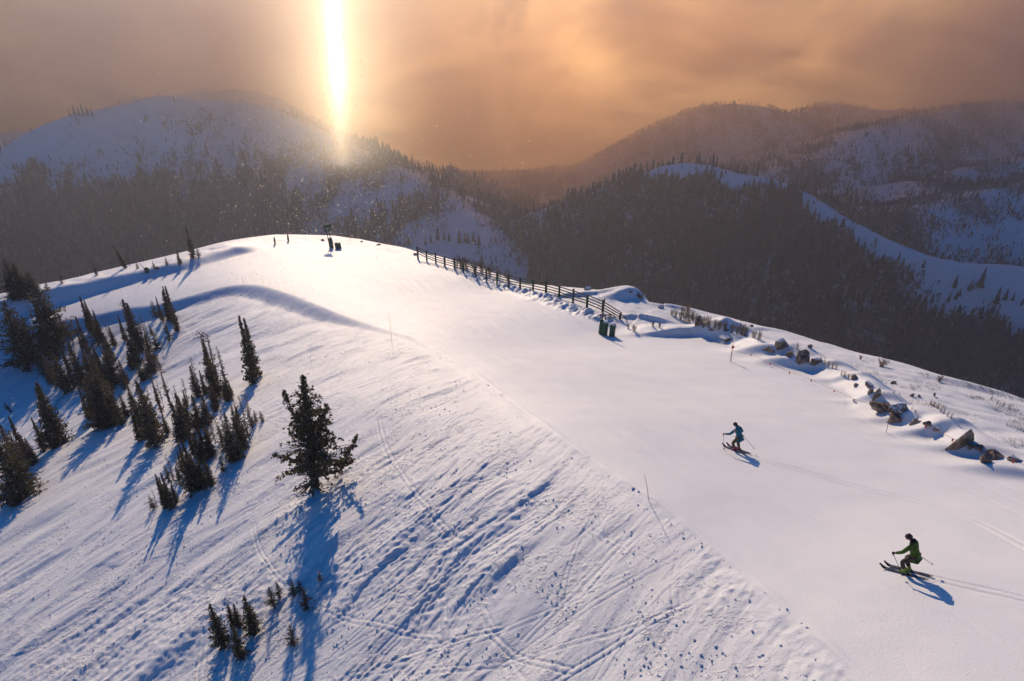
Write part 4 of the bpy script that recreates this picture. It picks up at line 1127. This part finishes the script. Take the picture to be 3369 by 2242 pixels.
for i, (x, y, w, h, sn, roll) in enumerate(RL):
    b = at(x, y)
    if b is None: continue
    dep = b.y*CP-b.z*SP; s = dep/FPX
    ww, hh = w*s*0.85, h*s/0.80*0.95
    t = empty('boulder', b+Vector((0, 0.25, -hh*0.02)), 0.0); t.rotation_euler = (0, roll, 0)
    me = rock_mesh(300+i, ww, max(ww*0.75, hh*0.6), hh)
    o = bpy.data.objects.new('stone', me); COL.objects.link(o); o.parent = t; o.rotation_euler = (0, 0, (i*0.9) % 1.2-0.6)
    if sn:      # snow lying on the top faces
        bm = bmesh.new(); bm.from_mesh(me)
        bmesh.ops.delete(bm, geom=[f for f in bm.faces if f.normal.z < 0.70 or f.calc_center_median().z < hh*0.12], context='FACES')
        for v in bm.verts: v.co = v.co*1.012+Vector((0, 0, 0.03))
        if bm.faces:
            m2 = bpy.data.meshes.new('snow_cap'); 
            r_ = bmesh.ops.solidify(bm, geom=bm.faces[:], thickness=0.04)
            bm.to_mesh(m2); m2.materials.append(M['puff'])
            o2 = bpy.data.objects.new('snow_cap', m2); COL.objects.link(o2); o2.parent = t; o2.rotation_euler = o.rotation_euler
        bm.free()
    if x < 1400: k_crest += 1; lab = 'small rock in the snow along the far crest, %s from the left' % ORD[k_crest-1]; g = 'rocks on the far crest'
    elif x < 2330: k_small += 1; lab = 'brown rock on the drift beyond the fence, %s from the left' % ORD[k_small-1]; g = 'rocks beyond the fence'
    else:
        k_big += 1
        lab = ('tilted slab boulder' if abs(roll) > 0.5 else 'large brown boulder' if w > 55 else 'boulder' if w > 27 else 'small stone')+' in the row beside the run, %s stone from its left end' % (ORD+['thirty-first', 'thirty-second', 'thirty-third'])[k_big-1]; g = 'boulders beside the run'
    if x == 516: lab = 'dark stone beside the scrubby skyline firs at left'
    tag(t, lab, 'boulder', g)

# ------------------------------------------------------------------ bare shrubs and grass
def shrub_mesh(seed, kind):
    rg = random.Random(seed); V, F = [], []
    n = {'willow': 26, 'red': 34, 'straw': 22}[kind]
    for i in range(n):
        a = rg.uniform(0, 2*pi); sp = rg.uniform(0.02, 0.30 if kind != 'red' else 0.5); h = rg.uniform(0.55, 1.0)
        bx, by = rg.gauss(0, 0.07), rg.gauss(0, 0.07)
        p0 = Vector((bx, by, -0.05)); p1 = Vector((bx+cos(a)*sp*0.4, by+sin(a)*sp*0.4, h*0.55)); p2 = Vector((bx+cos(a)*sp, by+sin(a)*sp, h))
        tube(V, F, [p0, p1, p2], [0.010, 0.007, 0.003], 3)
        for k in range(3 if kind != 'straw' else 1):
            q = p0.lerp(p2, rg.uniform(0.35, 0.85)); b = a+rg.uniform(-1.2, 1.2); L = rg.uniform(0.12, 0.28)
            tube(V, F, [q, q+Vector((cos(b)*L*0.5, sin(b)*L*0.5, L))], [0.009, 0.003], 3)
    me = bpy.data.meshes.new('twigs'); me.from_pydata([tuple(v) for v in V], [], F); me.materials.append({'willow': M['twig'], 'red': M['twig_red'], 'straw': M['straw']}[kind])
    return me
SM = {k: [shrub_mesh(900+i*13+len(k), k) for i in range(3)] for k in ('willow', 'red', 'straw')}
def shrub(x, by, ty, kind, label, group, i, wide=1.0):
    b = at(x, by)
    if b is None: return
    h = height_for(b, ty)
    if h < 0.15: return
    o = bpy.data.objects.new({'willow': 'bare_shrub', 'red': 'red_shrub', 'straw': 'grass_tuft'}[kind], SM[kind][i % 3]); COL.objects.link(o)
    o.location = b; o.scale = (h*0.9*wide, h*0.9*wide, h); o.rotation_euler = (0, 0, i*1.9)
    tag(o, label, {'willow': 'shrub', 'red': 'shrub', 'straw': 'grass tuft'}[kind], group)
rs = random.Random(3)
row = sorted([(2210,1038,1012),(2222,1045,1015),(2238,1052,1018),(2252,1058,1022),(2266,1060,1015),(2278,1056,1020),(2292,1062,1025),(2318,1072,1035),(2330,1075,1040),(2352,1080,1048),(2366,1084,1052),(2384,1088,1055),
       (2408,1095,1060),(2425,1100,1064),(2440,1104,1062),(2452,1106,1066),(2480,1112,1082),(2497,1118,1088),(2245,1035,1000),(2262,1034,995)])
for i, (x, by, ty) in enumerate(row): shrub(x, by, ty, 'willow', 'bare brown shrub in the row beyond the right skyline drift, %s from the left' % ORD[i], 'bare shrubs on the skyline', i)
far_row = sorted([(1500,878,840),(1518,882,836),(1534,886,842),(1560,892,850),(1585,898,858),(1610,905,868),(1640,915,880),(1672,925,890)])
for i, (x, by, ty) in enumerate(far_row): shrub(x, by, ty, 'red' if i % 2 else 'willow', 'rusty bare shrub sticking up behind the far fence rails, %s from the left' % ORD[i], 'rusty shrubs behind the fence', i+3, 1.2)
tuf = sorted([(2700,1192,1170),(2712,1199,1176),(2724,1206,1180),(2738,1212,1188),(2750,1216,1194),(2768,1234,1212),(2778,1240,1216),(2790,1246,1226),(2802,1250,1230),(3060,1330,1312),(3072,1338,1316),(3084,1346,1322),(3094,1354,1332),
     (3104,1362,1340),(3116,1370,1350),(3128,1376,1356),(3000,1348,1336),(3010,1360,1345),(2622,1148,1122),(3260,1318,1300),(3280,1330,1312),(3300,1338,1322),(3320,1346,1330),(2940,1296,1284),(2958,1300,1290)])
for i, (x, by, ty) in enumerate(tuf): shrub(x, by, ty, 'straw', 'dry grass tuft poking through snow behind the boulders, %s from the left' % ORD[i], 'grass tufts behind the boulders', i, 0.8)
shrub(2900, 1206, 1178, 'red', 'reddish round bush on the right skyline', 'red bushes on the skyline', 1, 1.8)
shrub(2830, 1184, 1168, 'red', 'small reddish bush left of the round skyline bush', 'red bushes on the skyline', 2, 1.2)
shrub(3090, 1256, 1236, 'red', 'low red-brown bush on the skyline above the long drift', 'red bushes on the skyline', 0, 1.6)
for i, (x, by, ty) in enumerate([(1975,1046,1030),(1990,1050,1030),(2006,1048,1026),(2020,1044,1030),(2066,1082,1062),(2086,1090,1064),(2148,1075,1055),(2170,1078,1058)]):
    shrub(x, by, ty, 'willow', 'sparse twigs in the snow around the fence end, %s from the left' % ORD[i], 'twigs round the fence end', i+1, 1.1)
# loose blades on the wind-scoured ground
def blades():
    rg = np.random.default_rng(8); V = []; F = []
    n = 0
    for _ in range(6000):
        x = rg.uniform(2650, 3450); y = rg.uniform(1190, 1620)
        p = at(x, y)
        if p is None: continue
        d, s_, _a = pdist(np.array([p.x]), np.array([p.y]), SHOUL)
        if s_[0] < 0 or d[0] < 2.0: continue
        if noise(p.x/3.0, p.y/3.0, 555) < 0.12: continue
        for k in range(4):
            q = p+Vector((rg.normal()*0.12, rg.normal()*0.12, -0.03)); h = rg.uniform(0.10, 0.26)
            l = Vector((rg.normal()*0.06, rg.normal()*0.06, h)); w = 0.012
            V += [q+Vector((-w, 0, 0)), q+Vector((w, 0, 0)), q+l]; F.append((n, n+1, n+2)); n += 3
    o = mesh_obj('dry_grass', V, F, M['straw'], smooth=False); tag(o, 'sparse dry grass poking through the wind-scoured snow', 'grass', kind='stuff')
blades()

# crumbs of snow kicked up over the side slope
def clods():
    rg = np.random.default_rng(21); X = []; S2 = []
    while len(X) < 12000:
        px, py = rg.uniform(0, 2700), rg.uniform(950, 2242)
        q = at(px, py)
        if q is None: continue
        m = noise(q.x/3.2, q.y/3.2, 601)+0.5*noise(q.x/1.1, q.y/1.1, 602)
        if m < 0.10 and rg.random() > 0.10: 
            X.append(None); continue
        d, s_, _a = pdist(np.array([q.x]), np.array([q.y]), EDGE)
        if s_[0] > 0 and d[0] > 0.15: 
            X.append(None); continue
        if s_[0] > 0 or d[0] < 0.05: continue
        X.append(q[:]); S2.append(0.015+0.06*rg.random()**5)
    P = np.array([q for q in X if q is not None]); s2 = np.array(S2); n = len(P)
    base = np.array([(1,0,0),(-1,0,0),(0,1,0),(0,-1,0),(0,0,1),(0,0,-0.6)], float)
    F0 = np.array([(0,2,4),(2,1,4),(1,3,4),(3,0,4),(2,0,5),(1,2,5),(3,1,5),(0,3,5)])
    V = P[:, None]+base[None]*s2[:, None, None]*(0.65+0.7*rg.random((n, 6, 1)))+rg.normal(size=(n, 6, 3))*s2[:, None, None]*0.15+np.array([0, 0, 0.35])*s2[:, None, None]
    F = (F0[None]+np.arange(n)[:, None, None]*6).reshape(-1, 3)
    me = fast_mesh('snow_crumbs', V.reshape(-1, 3), F, smooth=False); me.materials.append(M['puff'])
    o = bpy.data.objects.new('snow_crumbs', me); COL.objects.link(o); tag(o, 'small crumbs of kicked-up snow over the rough side slope', 'snow crumbs', kind='stuff')
    print('CLODS', n)
clods()

# ------------------------------------------------------------------ skiers
M['teal'] = mat('teal_jacket_cloth', (0.006, 0.17, 0.24), 0.75, color2=(0.004, 0.12, 0.18), scale=6, bump=0.012, bscale=9)
M['lime'] = mat('lime_jacket_cloth', (0.060, 0.135, 0.006), 0.75, color2=(0.04, 0.095, 0.005), scale=6, bump=0.012, bscale=9)
M['black'] = mat('black_cloth', (0.014, 0.013, 0.016), 0.75)
M['olive'] = mat('olive_trouser_cloth', (0.11, 0.095, 0.012), 0.8, color2=(0.075, 0.062, 0.012), scale=6, bump=0.012, bscale=9)
M['brown'] = mat('brown_trouser_cloth', (0.075, 0.045, 0.035), 0.8, color2=(0.05, 0.035, 0.03), scale=6, bump=0.012, bscale=9)
M['skin'] = mat('skin', (0.50, 0.28, 0.19), 0.6)
M['helmet'] = mat('dark_helmet_shell', (0.03, 0.018, 0.035), 0.22, spec=0.6)
M['helmet_red'] = mat('dark_red_helmet_shell', (0.07, 0.018, 0.02), 0.22, spec=0.6)
M['lens'] = mat('goggle_lens', (0.03, 0.04, 0.07), 0.1, spec=0.8)
M['magenta'] = mat('magenta_boot_plastic', (0.30, 0.01, 0.08), 0.35, spec=0.5)
M['limeboot'] = mat('lime_boot_plastic', (0.22, 0.35, 0.03), 0.35, spec=0.5)
M['ski'] = mat('black_ski_topsheet', (0.018, 0.010, 0.016), 0.3, spec=0.5)
M['polem'] = mat('pole_aluminium', (0.10, 0.05, 0.05), 0.4, metal=0.3)
M['glove'] = mat('dark_glove', (0.05, 0.012, 0.02), 0.8)
def skin_chain(name, verts, edges, radii, m, parent, sub=2):
    me = bpy.data.meshes.new(name); me.from_pydata([tuple(v) for v in verts], edges, []); me.update()
    o = bpy.data.objects.new(name, me); COL.objects.link(o); o.parent = parent
    me.materials.append(m)
    sk_ = o.modifiers.new('skin', 'SKIN'); sk_.use_smooth_shade = True; sk_.branch_smoothing = 0.4
    for i, r in enumerate(radii):
        rr = r if isinstance(r, tuple) else (r, r)
        me.skin_vertices[0].data[i].radius = rr; me.skin_vertices[0].data[i].use_root = (i == 0)
    sb = o.modifiers.new('sub', 'SUBSURF'); sb.levels = sub; sb.render_levels = sub
    return o
def ellipsoid(name, c, r, m, parent, rot=(0, 0, 0), cut=None):
    bm = bmesh.new(); bmesh.ops.create_uvsphere(bm, u_segments=24, v_segments=16, radius=1.0)
    if cut is not None: bmesh.ops.delete(bm, geom=[v for v in bm.verts if cut(v.co)], context='VERTS')
    me = bpy.data.meshes.new(name); 
    for v in bm.verts: v.co = Vector((v.co.x*r[0], v.co.y*r[1], v.co.z*r[2]))
    bm.to_mesh(me); bm.free(); me.materials.append(m)
    for p in me.polygons: p.use_smooth = True
    o = bpy.data.objects.new(name, me); COL.objects.link(o); o.parent = parent; o.location = c; o.rotation_euler = rot
    return o
def skier(foot, fwd, scale, pose, cols, label, polelabels, skilabels, tips):
    f = Vector((fwd.x, fwd.y, 0)).normalized(); l = Vector((-f.y, f.x, 0))
    R = Matrix((f, l, Vector((0, 0, 1)))).transposed().to_4x4()
    t = empty('person', foot); t.matrix_world = Matrix.Translation(foot) @ R @ Matrix.Rotation(radians(13), 4, 'Y') @ Matrix.Scale(scale, 4); tag(t, label, 'person', 'skiers on the run')
    g = lambda x, y: (ground(*((t.matrix_world @ Vector((x, y, 0))).xy))-foot.z)/scale       # snow height under a local point
    P = {k: Vector(v) for k, v in pose.items()}
    aL, aR = P['ankleL'], P['ankleR']
    names = ['pelvis', 'spine', 'chest', 'neck', 'head', 'crown', 'hipL', 'kneeL', 'ankleL', 'toeL', 'hipR', 'kneeR', 'ankleR', 'toeR', 'shL', 'elL', 'wrL', 'shR', 'elR', 'wrR']
    P['spine'] = P['pelvis'].lerp(P['chest'], 0.5)+Vector((-0.02, 0, 0)); P['crown'] = P['head']+Vector((0.0, 0, 0.10))
    P['hipL'] = P['pelvis']+Vector((0, 0.10, -0.03)); P['hipR'] = P['pelvis']+Vector((0, -0.10, -0.03))
    P['shL'] = P['chest']+Vector((0.02, 0.19, 0.10)); P['shR'] = P['chest']+Vector((0.02, -0.19, 0.10))
    P['toeL'] = aL+Vector((0.16, 0, -0.06)); P['toeR'] = aR+Vector((0.16, 0, -0.06))
    idx = {n: i for i, n in enumerate(names)}
    E = [('pelvis','spine'),('spine','chest'),('chest','neck'),('neck','head'),('head','crown'),('pelvis','hipL'),('hipL','kneeL'),('kneeL','ankleL'),('ankleL','toeL'),('pelvis','hipR'),('hipR','kneeR'),('kneeR','ankleR'),('ankleR','toeR'),
         ('chest','shL'),('shL','elL'),('elL','wrL'),('chest','shR'),('shR','elR'),('elR','wrR')]
    rad = dict(pelvis=(0.14, 0.12), spine=(0.13, 0.11), chest=(0.15, 0.12), neck=0.055, head=(0.085, 0.095), crown=(0.06, 0.07), hipL=0.09, kneeL=0.06, ankleL=0.045, toeL=0.035, hipR=0.09, kneeR=0.06, ankleR=0.045, toeR=0.035, shL=0.055, elL=0.042, wrL=0.030, shR=0.055, elR=0.042, wrR=0.030)
    skin_chain('body', [P[n] for n in names], [(idx[a], idx[b]) for a, b in E], [rad[n] for n in names], M['skin'], t, 1)
    # jacket
    jn = ['pelvis', 'spine', 'chest', 'neck', 'shL', 'elL', 'wrL', 'shR', 'elR', 'wrR', 'hem']
    P['hem'] = P['pelvis']+Vector((-0.02, 0, -0.10)); ji = {n: i for i, n in enumerate(jn)}
    JE = [('hem','pelvis'),('pelvis','spine'),('spine','chest'),('chest','neck'),('chest','shL'),('shL','elL'),('elL','wrL'),('chest','shR'),('shR','elR'),('elR','wrR')]
    jr = dict(hem=(0.20, 0.18), pelvis=(0.21, 0.185), spine=(0.195, 0.165), chest=(0.21, 0.165), neck=(0.09, 0.09), shL=0.10, elL=0.075, wrL=0.055, shR=0.10, elR=0.075, wrR=0.055)
    skin_chain('jacket', [P[n] for n in jn], [(ji[a], ji[b]) for a, b in JE], [jr[n] for n in jn], M[cols['jacket']], t)
    ellipsoid('hood', P['neck']+Vector((-0.07, 0, 0.03)), (0.11, 0.13, 0.09), M[cols['hood']], t)
    if cols.get('panel'):
        skin_chain('jacket_panel', [P['pelvis']+Vector((0.09, -0.03, -0.02)), P['spine']+Vector((0.10, -0.05, 0)), P['chest']+Vector((0.09, -0.06, 0.02))], [(0, 1), (1, 2)], [(0.13, 0.17), (0.12, 0.15), (0.10, 0.10)], M[cols['panel']], t)
    # trousers
    tn = ['pelvis', 'hipL', 'kneeL', 'cufL', 'hipR', 'kneeR', 'cufR']
    P['cufL'] = aL.lerp(P['kneeL'], 0.16); P['cufR'] = aR.lerp(P['kneeR'], 0.16); ti = {n: i for i, n in enumerate(tn)}
    TE = [('pelvis','hipL'),('hipL','kneeL'),('kneeL','cufL'),('pelvis','hipR'),('hipR','kneeR'),('kneeR','cufR')]
    tr_ = dict(pelvis=(0.16, 0.15), hipL=0.125, kneeL=0.098, cufL=0.092, hipR=0.125, kneeR=0.098, cufR=0.092)
    skin_chain('trousers', [P[n] for n in tn], [(ti[a], ti[b]) for a, b in TE], [tr_[n] for n in tn], M[cols['trousers']], t)
    h = P['head']+Vector((0, 0, 0.03))
    face = ellipsoid('face', P['head']+Vector((0.035, 0, -0.02)), (0.085, 0.075, 0.11), M['skin'], t)
    part('nose', lambda V, F: tube(V, F, [(0.08, 0, 0.02), (0.10, 0, -0.02), (0.075, 0, -0.035)], [0.010, 0.016, 0.008], 6), M['skin'], face, True)
    part('mouth', lambda V, F: bar(V, F, (0.074, -0.022, -0.062), (0.074, 0.022, -0.062), 0.008, 0.010), M['glove'], face)
    he = ellipsoid('helmet', h, (0.135, 0.118, 0.128), M[cols['helmet']], t, (0, 0.15, 0), cut=lambda c: c.z < -0.55 or (c.x > 0.45 and c.z < -0.05))
    go = ellipsoid('goggles', h+Vector((0.055, 0, -0.015)), (0.085, 0.095, 0.045), M['lens'], t)
    part('goggle_strap', lambda V, F: tube(V, F, [(0.138*cos(a), 0.122*sin(a), 0.0) for a in np.linspace(-2.6+pi, 2.6+pi, 18)], [0.014]*18, 4), M['black'], he, True)
    # boots on skis
    for sfx, a in (('L', aL), ('R', aR)):
        def boot(V, F):
            tube(V, F, [a+Vector((-0.01, 0, -0.06)), a+Vector((0.0, 0, 0.06)), a+Vector((0.035, 0, 0.20))], [0.075, 0.072, 0.070], 12)
            bar(V, F, a+Vector((-0.12, 0, -0.055)), a+Vector((0.19, 0, -0.055)), 0.105, 0.085)
        part('boot', boot, M[cols['boot']], t, False, 0.012)
    # gloves: palm, four fingers closed on the grip, thumb from the side
    Mw = t.matrix_world
    for sfx, side in (('L', 1), ('R', -1)):
        w = P['wr'+sfx]; d = (w-P['el'+sfx]).normalized(); tip = P['tip'+sfx]; pole = (tip-w).normalized()
        c = w+d*0.06
        lat = pole.cross(d).normalized()
        verts = [w-d*0.02, c]; edges = [(0, 1)]; rr_ = [0.032, (0.042, 0.032)]
        for k in range(4):
            o_ = pole*(-0.036+0.024*k); L = (0.034, 0.040, 0.038, 0.030)[k]
            b0 = len(verts)
            verts += [c+o_+d*0.030, c+o_+d*(0.030+L)-lat*side*0.012, c+o_+d*(0.026+L*0.6)-lat*side*0.050, c+o_+d*0.012-lat*side*0.052]
            edges += [(1, b0), (b0, b0+1), (b0+1, b0+2), (b0+2, b0+3)]; rr_ += [0.0125, 0.0115, 0.011, 0.010]
        b0 = len(verts)
        verts += [w+d*0.03-pole*0.045-lat*side*0.005, w+d*0.06-pole*0.060-lat*side*0.03, w+d*0.075-pole*0.050-lat*side*0.055]; edges += [(1, b0), (b0, b0+1), (b0+1, b0+2)]; rr_ += [0.014, 0.0125, 0.011]
        skin_chain('glove', verts, edges, rr_, M[cols.get('glove', 'glove')], t, 1)
        # the pole itself
        grip = Mw @ (c+d*0.02-lat*side*0.03); tp = Mw @ tip
        gz = ground(tp.x, tp.y)
        if tp.z < gz+0.01: tp.z = gz+0.01
        q = empty('ski_pole', grip); tag(q, polelabels[0 if sfx == 'L' else 1], 'ski pole', 'ski poles'); dd = (tp-grip); u = dd.normalized()
        part('shaft', lambda V, F: cyl(V, F, u*0.0, dd, 0.011, 0.008, 8), M['polem'], q, True)
        part('grip', lambda V, F: tube(V, F, [u*-0.05, u*-0.03, u*0.10], [0.020, 0.024, 0.017], 8), M['black'], q, True)
        part('basket', lambda V, F: cyl(V, F, dd-u*0.07, dd-u*0.055, 0.050, 0.046, 12), M['black'], q)
    # skis
    for k, (a, lab) in enumerate(((aL, skilabels[0]), (aR, skilabels[1]))):
        c = Mw @ Vector((a.x, a.y, 0)); o = empty('ski', c); tag(o, lab, 'ski', 'skis')
        S0, S1 = -0.82, 0.95; n = 20; V, F = [], []
        for i in range(n+1):
            s_ = S0+(S1-S0)*i/n; wd = (0.060 if S0+0.1 < s_ < S1-0.1 else 0.045)+0.012*abs(s_)
            if s_ > S1-0.14: wd *= max(0.35, (S1-s_)/0.14)**0.5
            q = c+f*s_*scale; z = ground(q.x, q.y)+0.045+(0.9*max(0, s_-(S1-0.22)))*0.9+max(0, (S0+0.05)-s_)*0.5
            for sg in (-1, 1):
                for dz in (0.0, 0.022): V.append(Vector((q.x, q.y, z+dz))+l*sg*wd*scale-c)
        for i in range(n):
            b = i*4
            F += [(b, b+2, b+6, b+4), (b+1, b+5, b+7, b+3), (b, b+4, b+5, b+1), (b+2, b+3, b+7, b+6)]
        F += [(0, 1, 3, 2), (n*4, n*4+2, n*4+3, n*4+1)]
        mesh_obj('board', V, F, M['ski'], o, smooth=False)
        zc = ground(c.x, c.y)+0.09-c.z
        part('binding', lambda V, F: (bar(V, F, f*-0.17+Vector((0, 0, zc)), f*-0.09+Vector((0, 0, zc)), 0.07, 0.07), bar(V, F, f*0.17+Vector((0, 0, zc)), f*0.25+Vector((0, 0, zc)), 0.07, 0.05)), M['black'], o)
    return t
def ski_dir(a, b): 
    v = at(*b)-at(*a); return v
# the teal skier, seen from behind, heading down and left
F1 = at(2424, 1483); D1 = ski_dir((2424, 1483), (2389, 1470))
def zl(F, D, sc, x, y):
    f = Vector((D.x, D.y, 0)).normalized(); l = Vector((-f.y, f.x, 0)); q = F+(f*x+l*y)*sc
    return (ground(q.x, q.y)-F.z)/sc
def mkpose(F, D, sc, base):
    out = {}
    for k, (x, y, z, rel) in base.items():
        out[k] = (x, y, z+(zl(F, D, sc, x, y) if rel else 0))
    return out
pose1 = mkpose(F1, D1, 0.97, dict(ankleL=(0.03, 0.16, 0.16, 1), ankleR=(-0.03, -0.16, 0.16, 1), kneeL=(0.13, 0.18, 0.55, 0), kneeR=(0.07, -0.18, 0.58, 0), pelvis=(-0.20, -0.02, 0.95, 0), chest=(-0.13, -0.02, 1.40, 0),
   neck=(-0.03, 0.0, 1.60, 0), head=(0.04, 0.02, 1.72, 0), elL=(0.08, 0.44, 1.26, 0), wrL=(0.36, 0.54, 1.20, 0), elR=(-0.10, -0.42, 1.14, 0), wrR=(0.14, -0.48, 1.02, 0), tipL=(0.42, 0.62, 0.05, 1), tipR=(-0.85, -0.55, 0.08, 1)))
skier(F1, D1, 0.97, pose1, dict(jacket='teal', hood='teal', trousers='olive', helmet='helmet', boot='magenta'),
      'skier in teal jacket and olive trousers crouching on the run, seen from behind', ('ski pole held forward in the teal skier\'s left hand', 'ski pole trailing behind the teal skier\'s right side'),
      ('left ski under the teal skier', 'right ski under the teal skier'), None)
F2 = at(2983, 1884); D2 = ski_dir((2983, 1884), (2915, 1868))
pose2 = mkpose(F2, D2, 0.95, dict(ankleL=(0.03, 0.15, 0.16, 1), ankleR=(-0.02, -0.15, 0.16, 1), kneeL=(0.13, 0.16, 0.55, 0), kneeR=(0.10, -0.16, 0.58, 0), pelvis=(-0.27, 0.0, 0.93, 0), chest=(-0.22, 0.0, 1.38, 0),
   neck=(-0.12, 0.0, 1.58, 0), head=(-0.01, 0.0, 1.70, 0), elL=(0.04, 0.34, 1.18, 0), wrL=(0.32, 0.34, 1.00, 0), elR=(-0.12, -0.36, 1.10, 0), wrR=(0.08, -0.36, 0.92, 0), tipL=(-0.12, 0.60, 0.12, 1), tipR=(-0.80, -0.45, 0.25, 1)))
skier(F2, D2, 0.95, pose2, dict(jacket='lime', hood='black', trousers='brown', helmet='helmet_red', boot='limeboot', panel='black'),
      'skier in lime green and black jacket and brown trousers, nearest the camera', ('ski pole in the lime skier\'s left hand, tip by the skis', 'ski pole sticking out behind the lime skier'),
      ('left ski under the lime green skier', 'right ski under the lime green skier'), None)

# ------------------------------------------------------------------ ice crystals in the air and frost on the snow
M['ice'] = bpy.data.materials.new('ice_crystal'); M['ice'].use_nodes = True
_t = M['ice'].node_tree; _N = _t.nodes; _N.remove(_N['Principled BSDF'])
_a = _N.new('ShaderNodeBsdfTranslucent'); _a.inputs[0].default_value = (1, 0.90, 0.70, 1); _b = _N.new('ShaderNodeBsdfDiffuse'); _b.inputs[0].default_value = (1, 1, 1, 1)
_c = _N.new('ShaderNodeMixShader'); _c.inputs[0].default_value = 0.3; _t.links.new(_a.outputs[0], _c.inputs[1]); _t.links.new(_b.outputs[0], _c.inputs[2]); _t.links.new(_c.outputs[0], _N['Material Output'].inputs[0])
def crystals():
    rg = np.random.default_rng(4); pts = []; sz = []
    def add(px, py, d, s):
        q = W(px, py, d); pts.append(q); sz.append(s*d/796.0)
    for i in range(3200):       # dense swarm round the light pillar, thinning outwards
        py = 700*rg.random()**0.8+60; spread = 70+0.20*py+(160 if rg.random() < 0.25 else 0)
        px = 1112+rg.normal()*spread
        add(px, py+40, rg.uniform(60, 150) if py > 640 else rg.uniform(40, 240), 0.22+0.62*rg.random()**3.5)
    for i in range(260): add(rg.uniform(-100, 3500), rg.uniform(0, 1150), rg.uniform(20, 60), 0.25+0.55*rg.random()**4)
    for i in range(120): add(rg.uniform(-100, 3500), rg.uniform(0, 2000), rg.uniform(9, 18), 0.35+0.6*rg.random()**3)
    P = np.array(pts); s = np.array(sz)
    ok = np.array([p[2] > ground(p[0], p[1])+0.5 if math.hypot(p[0], p[1]) < 185 else True for p in P])
    P = P[ok]; s = s[ok]; n = len(P)
    V = np.zeros((n, 4, 3)); a = rg.random(n)*6.28
    sn = np.array(SUN); e1 = np.array([SUN.y, -SUN.x, 0]); e1 /= np.linalg.norm(e1); e2 = np.cross(sn, e1)
    J = rg.normal(size=(n, 3))*0.35
    for k in range(3):
        t_ = a+k*2.09
        V[:, k] = P+(np.cos(t_)[:, None]*e1+np.sin(t_)[:, None]*e2)*s[:, None]+J*s[:, None]*(k-1)*0.3
    V[:, 3] = P+sn*s[:, None]*0.25
    F = (np.array([[0, 1, 2], [0, 3, 1], [1, 3, 2], [2, 3, 0]])[None]+np.arange(n)[:, None, None]*4).reshape(-1, 3)
    me = fast_mesh('ice_crystals', V.reshape(-1, 3), F, smooth=False); me.materials.append(M['ice'])
    o = bpy.data.objects.new('ice_crystals', me); COL.objects.link(o); tag(o, 'glittering ice crystals drifting in the air round the light pillar', 'ice crystals', kind='stuff')
    P = []; s = []
    for i in range(2200):
        px, py = rg.uniform(0, 3369), 780+1460*rg.random()**0.9
        p = at(px, py)
        if p is None: continue
        P.append(p[:]); s.append((0.30+0.45*rg.random()**3)*(-p.z*SP+p.y*CP)/796.0)
    P = np.array(P); s = np.array(s); n = len(P); V = np.zeros((n, 4, 3)); a = rg.random(n)*6.28
    P[:, 2] += s*0.8
    for k in range(3):
        t_ = a+k*2.09; V[:, k] = P+(np.cos(t_)[:, None]*e1+np.sin(t_)[:, None]*e2)*s[:, None]
    V[:, 3] = P+sn*s[:, None]*0.3
    F = (np.array([[0, 1, 2], [0, 3, 1], [1, 3, 2], [2, 3, 0]])[None]+np.arange(n)[:, None, None]*4).reshape(-1, 3)
    me = fast_mesh('frost_crystals', V.reshape(-1, 3), F, smooth=False); me.materials.append(M['ice'])
    o = bpy.data.objects.new('frost_crystals', me); COL.objects.link(o); tag(o, 'tiny glinting frost crystals lying on the snow', 'frost crystals', kind='stuff')
crystals()
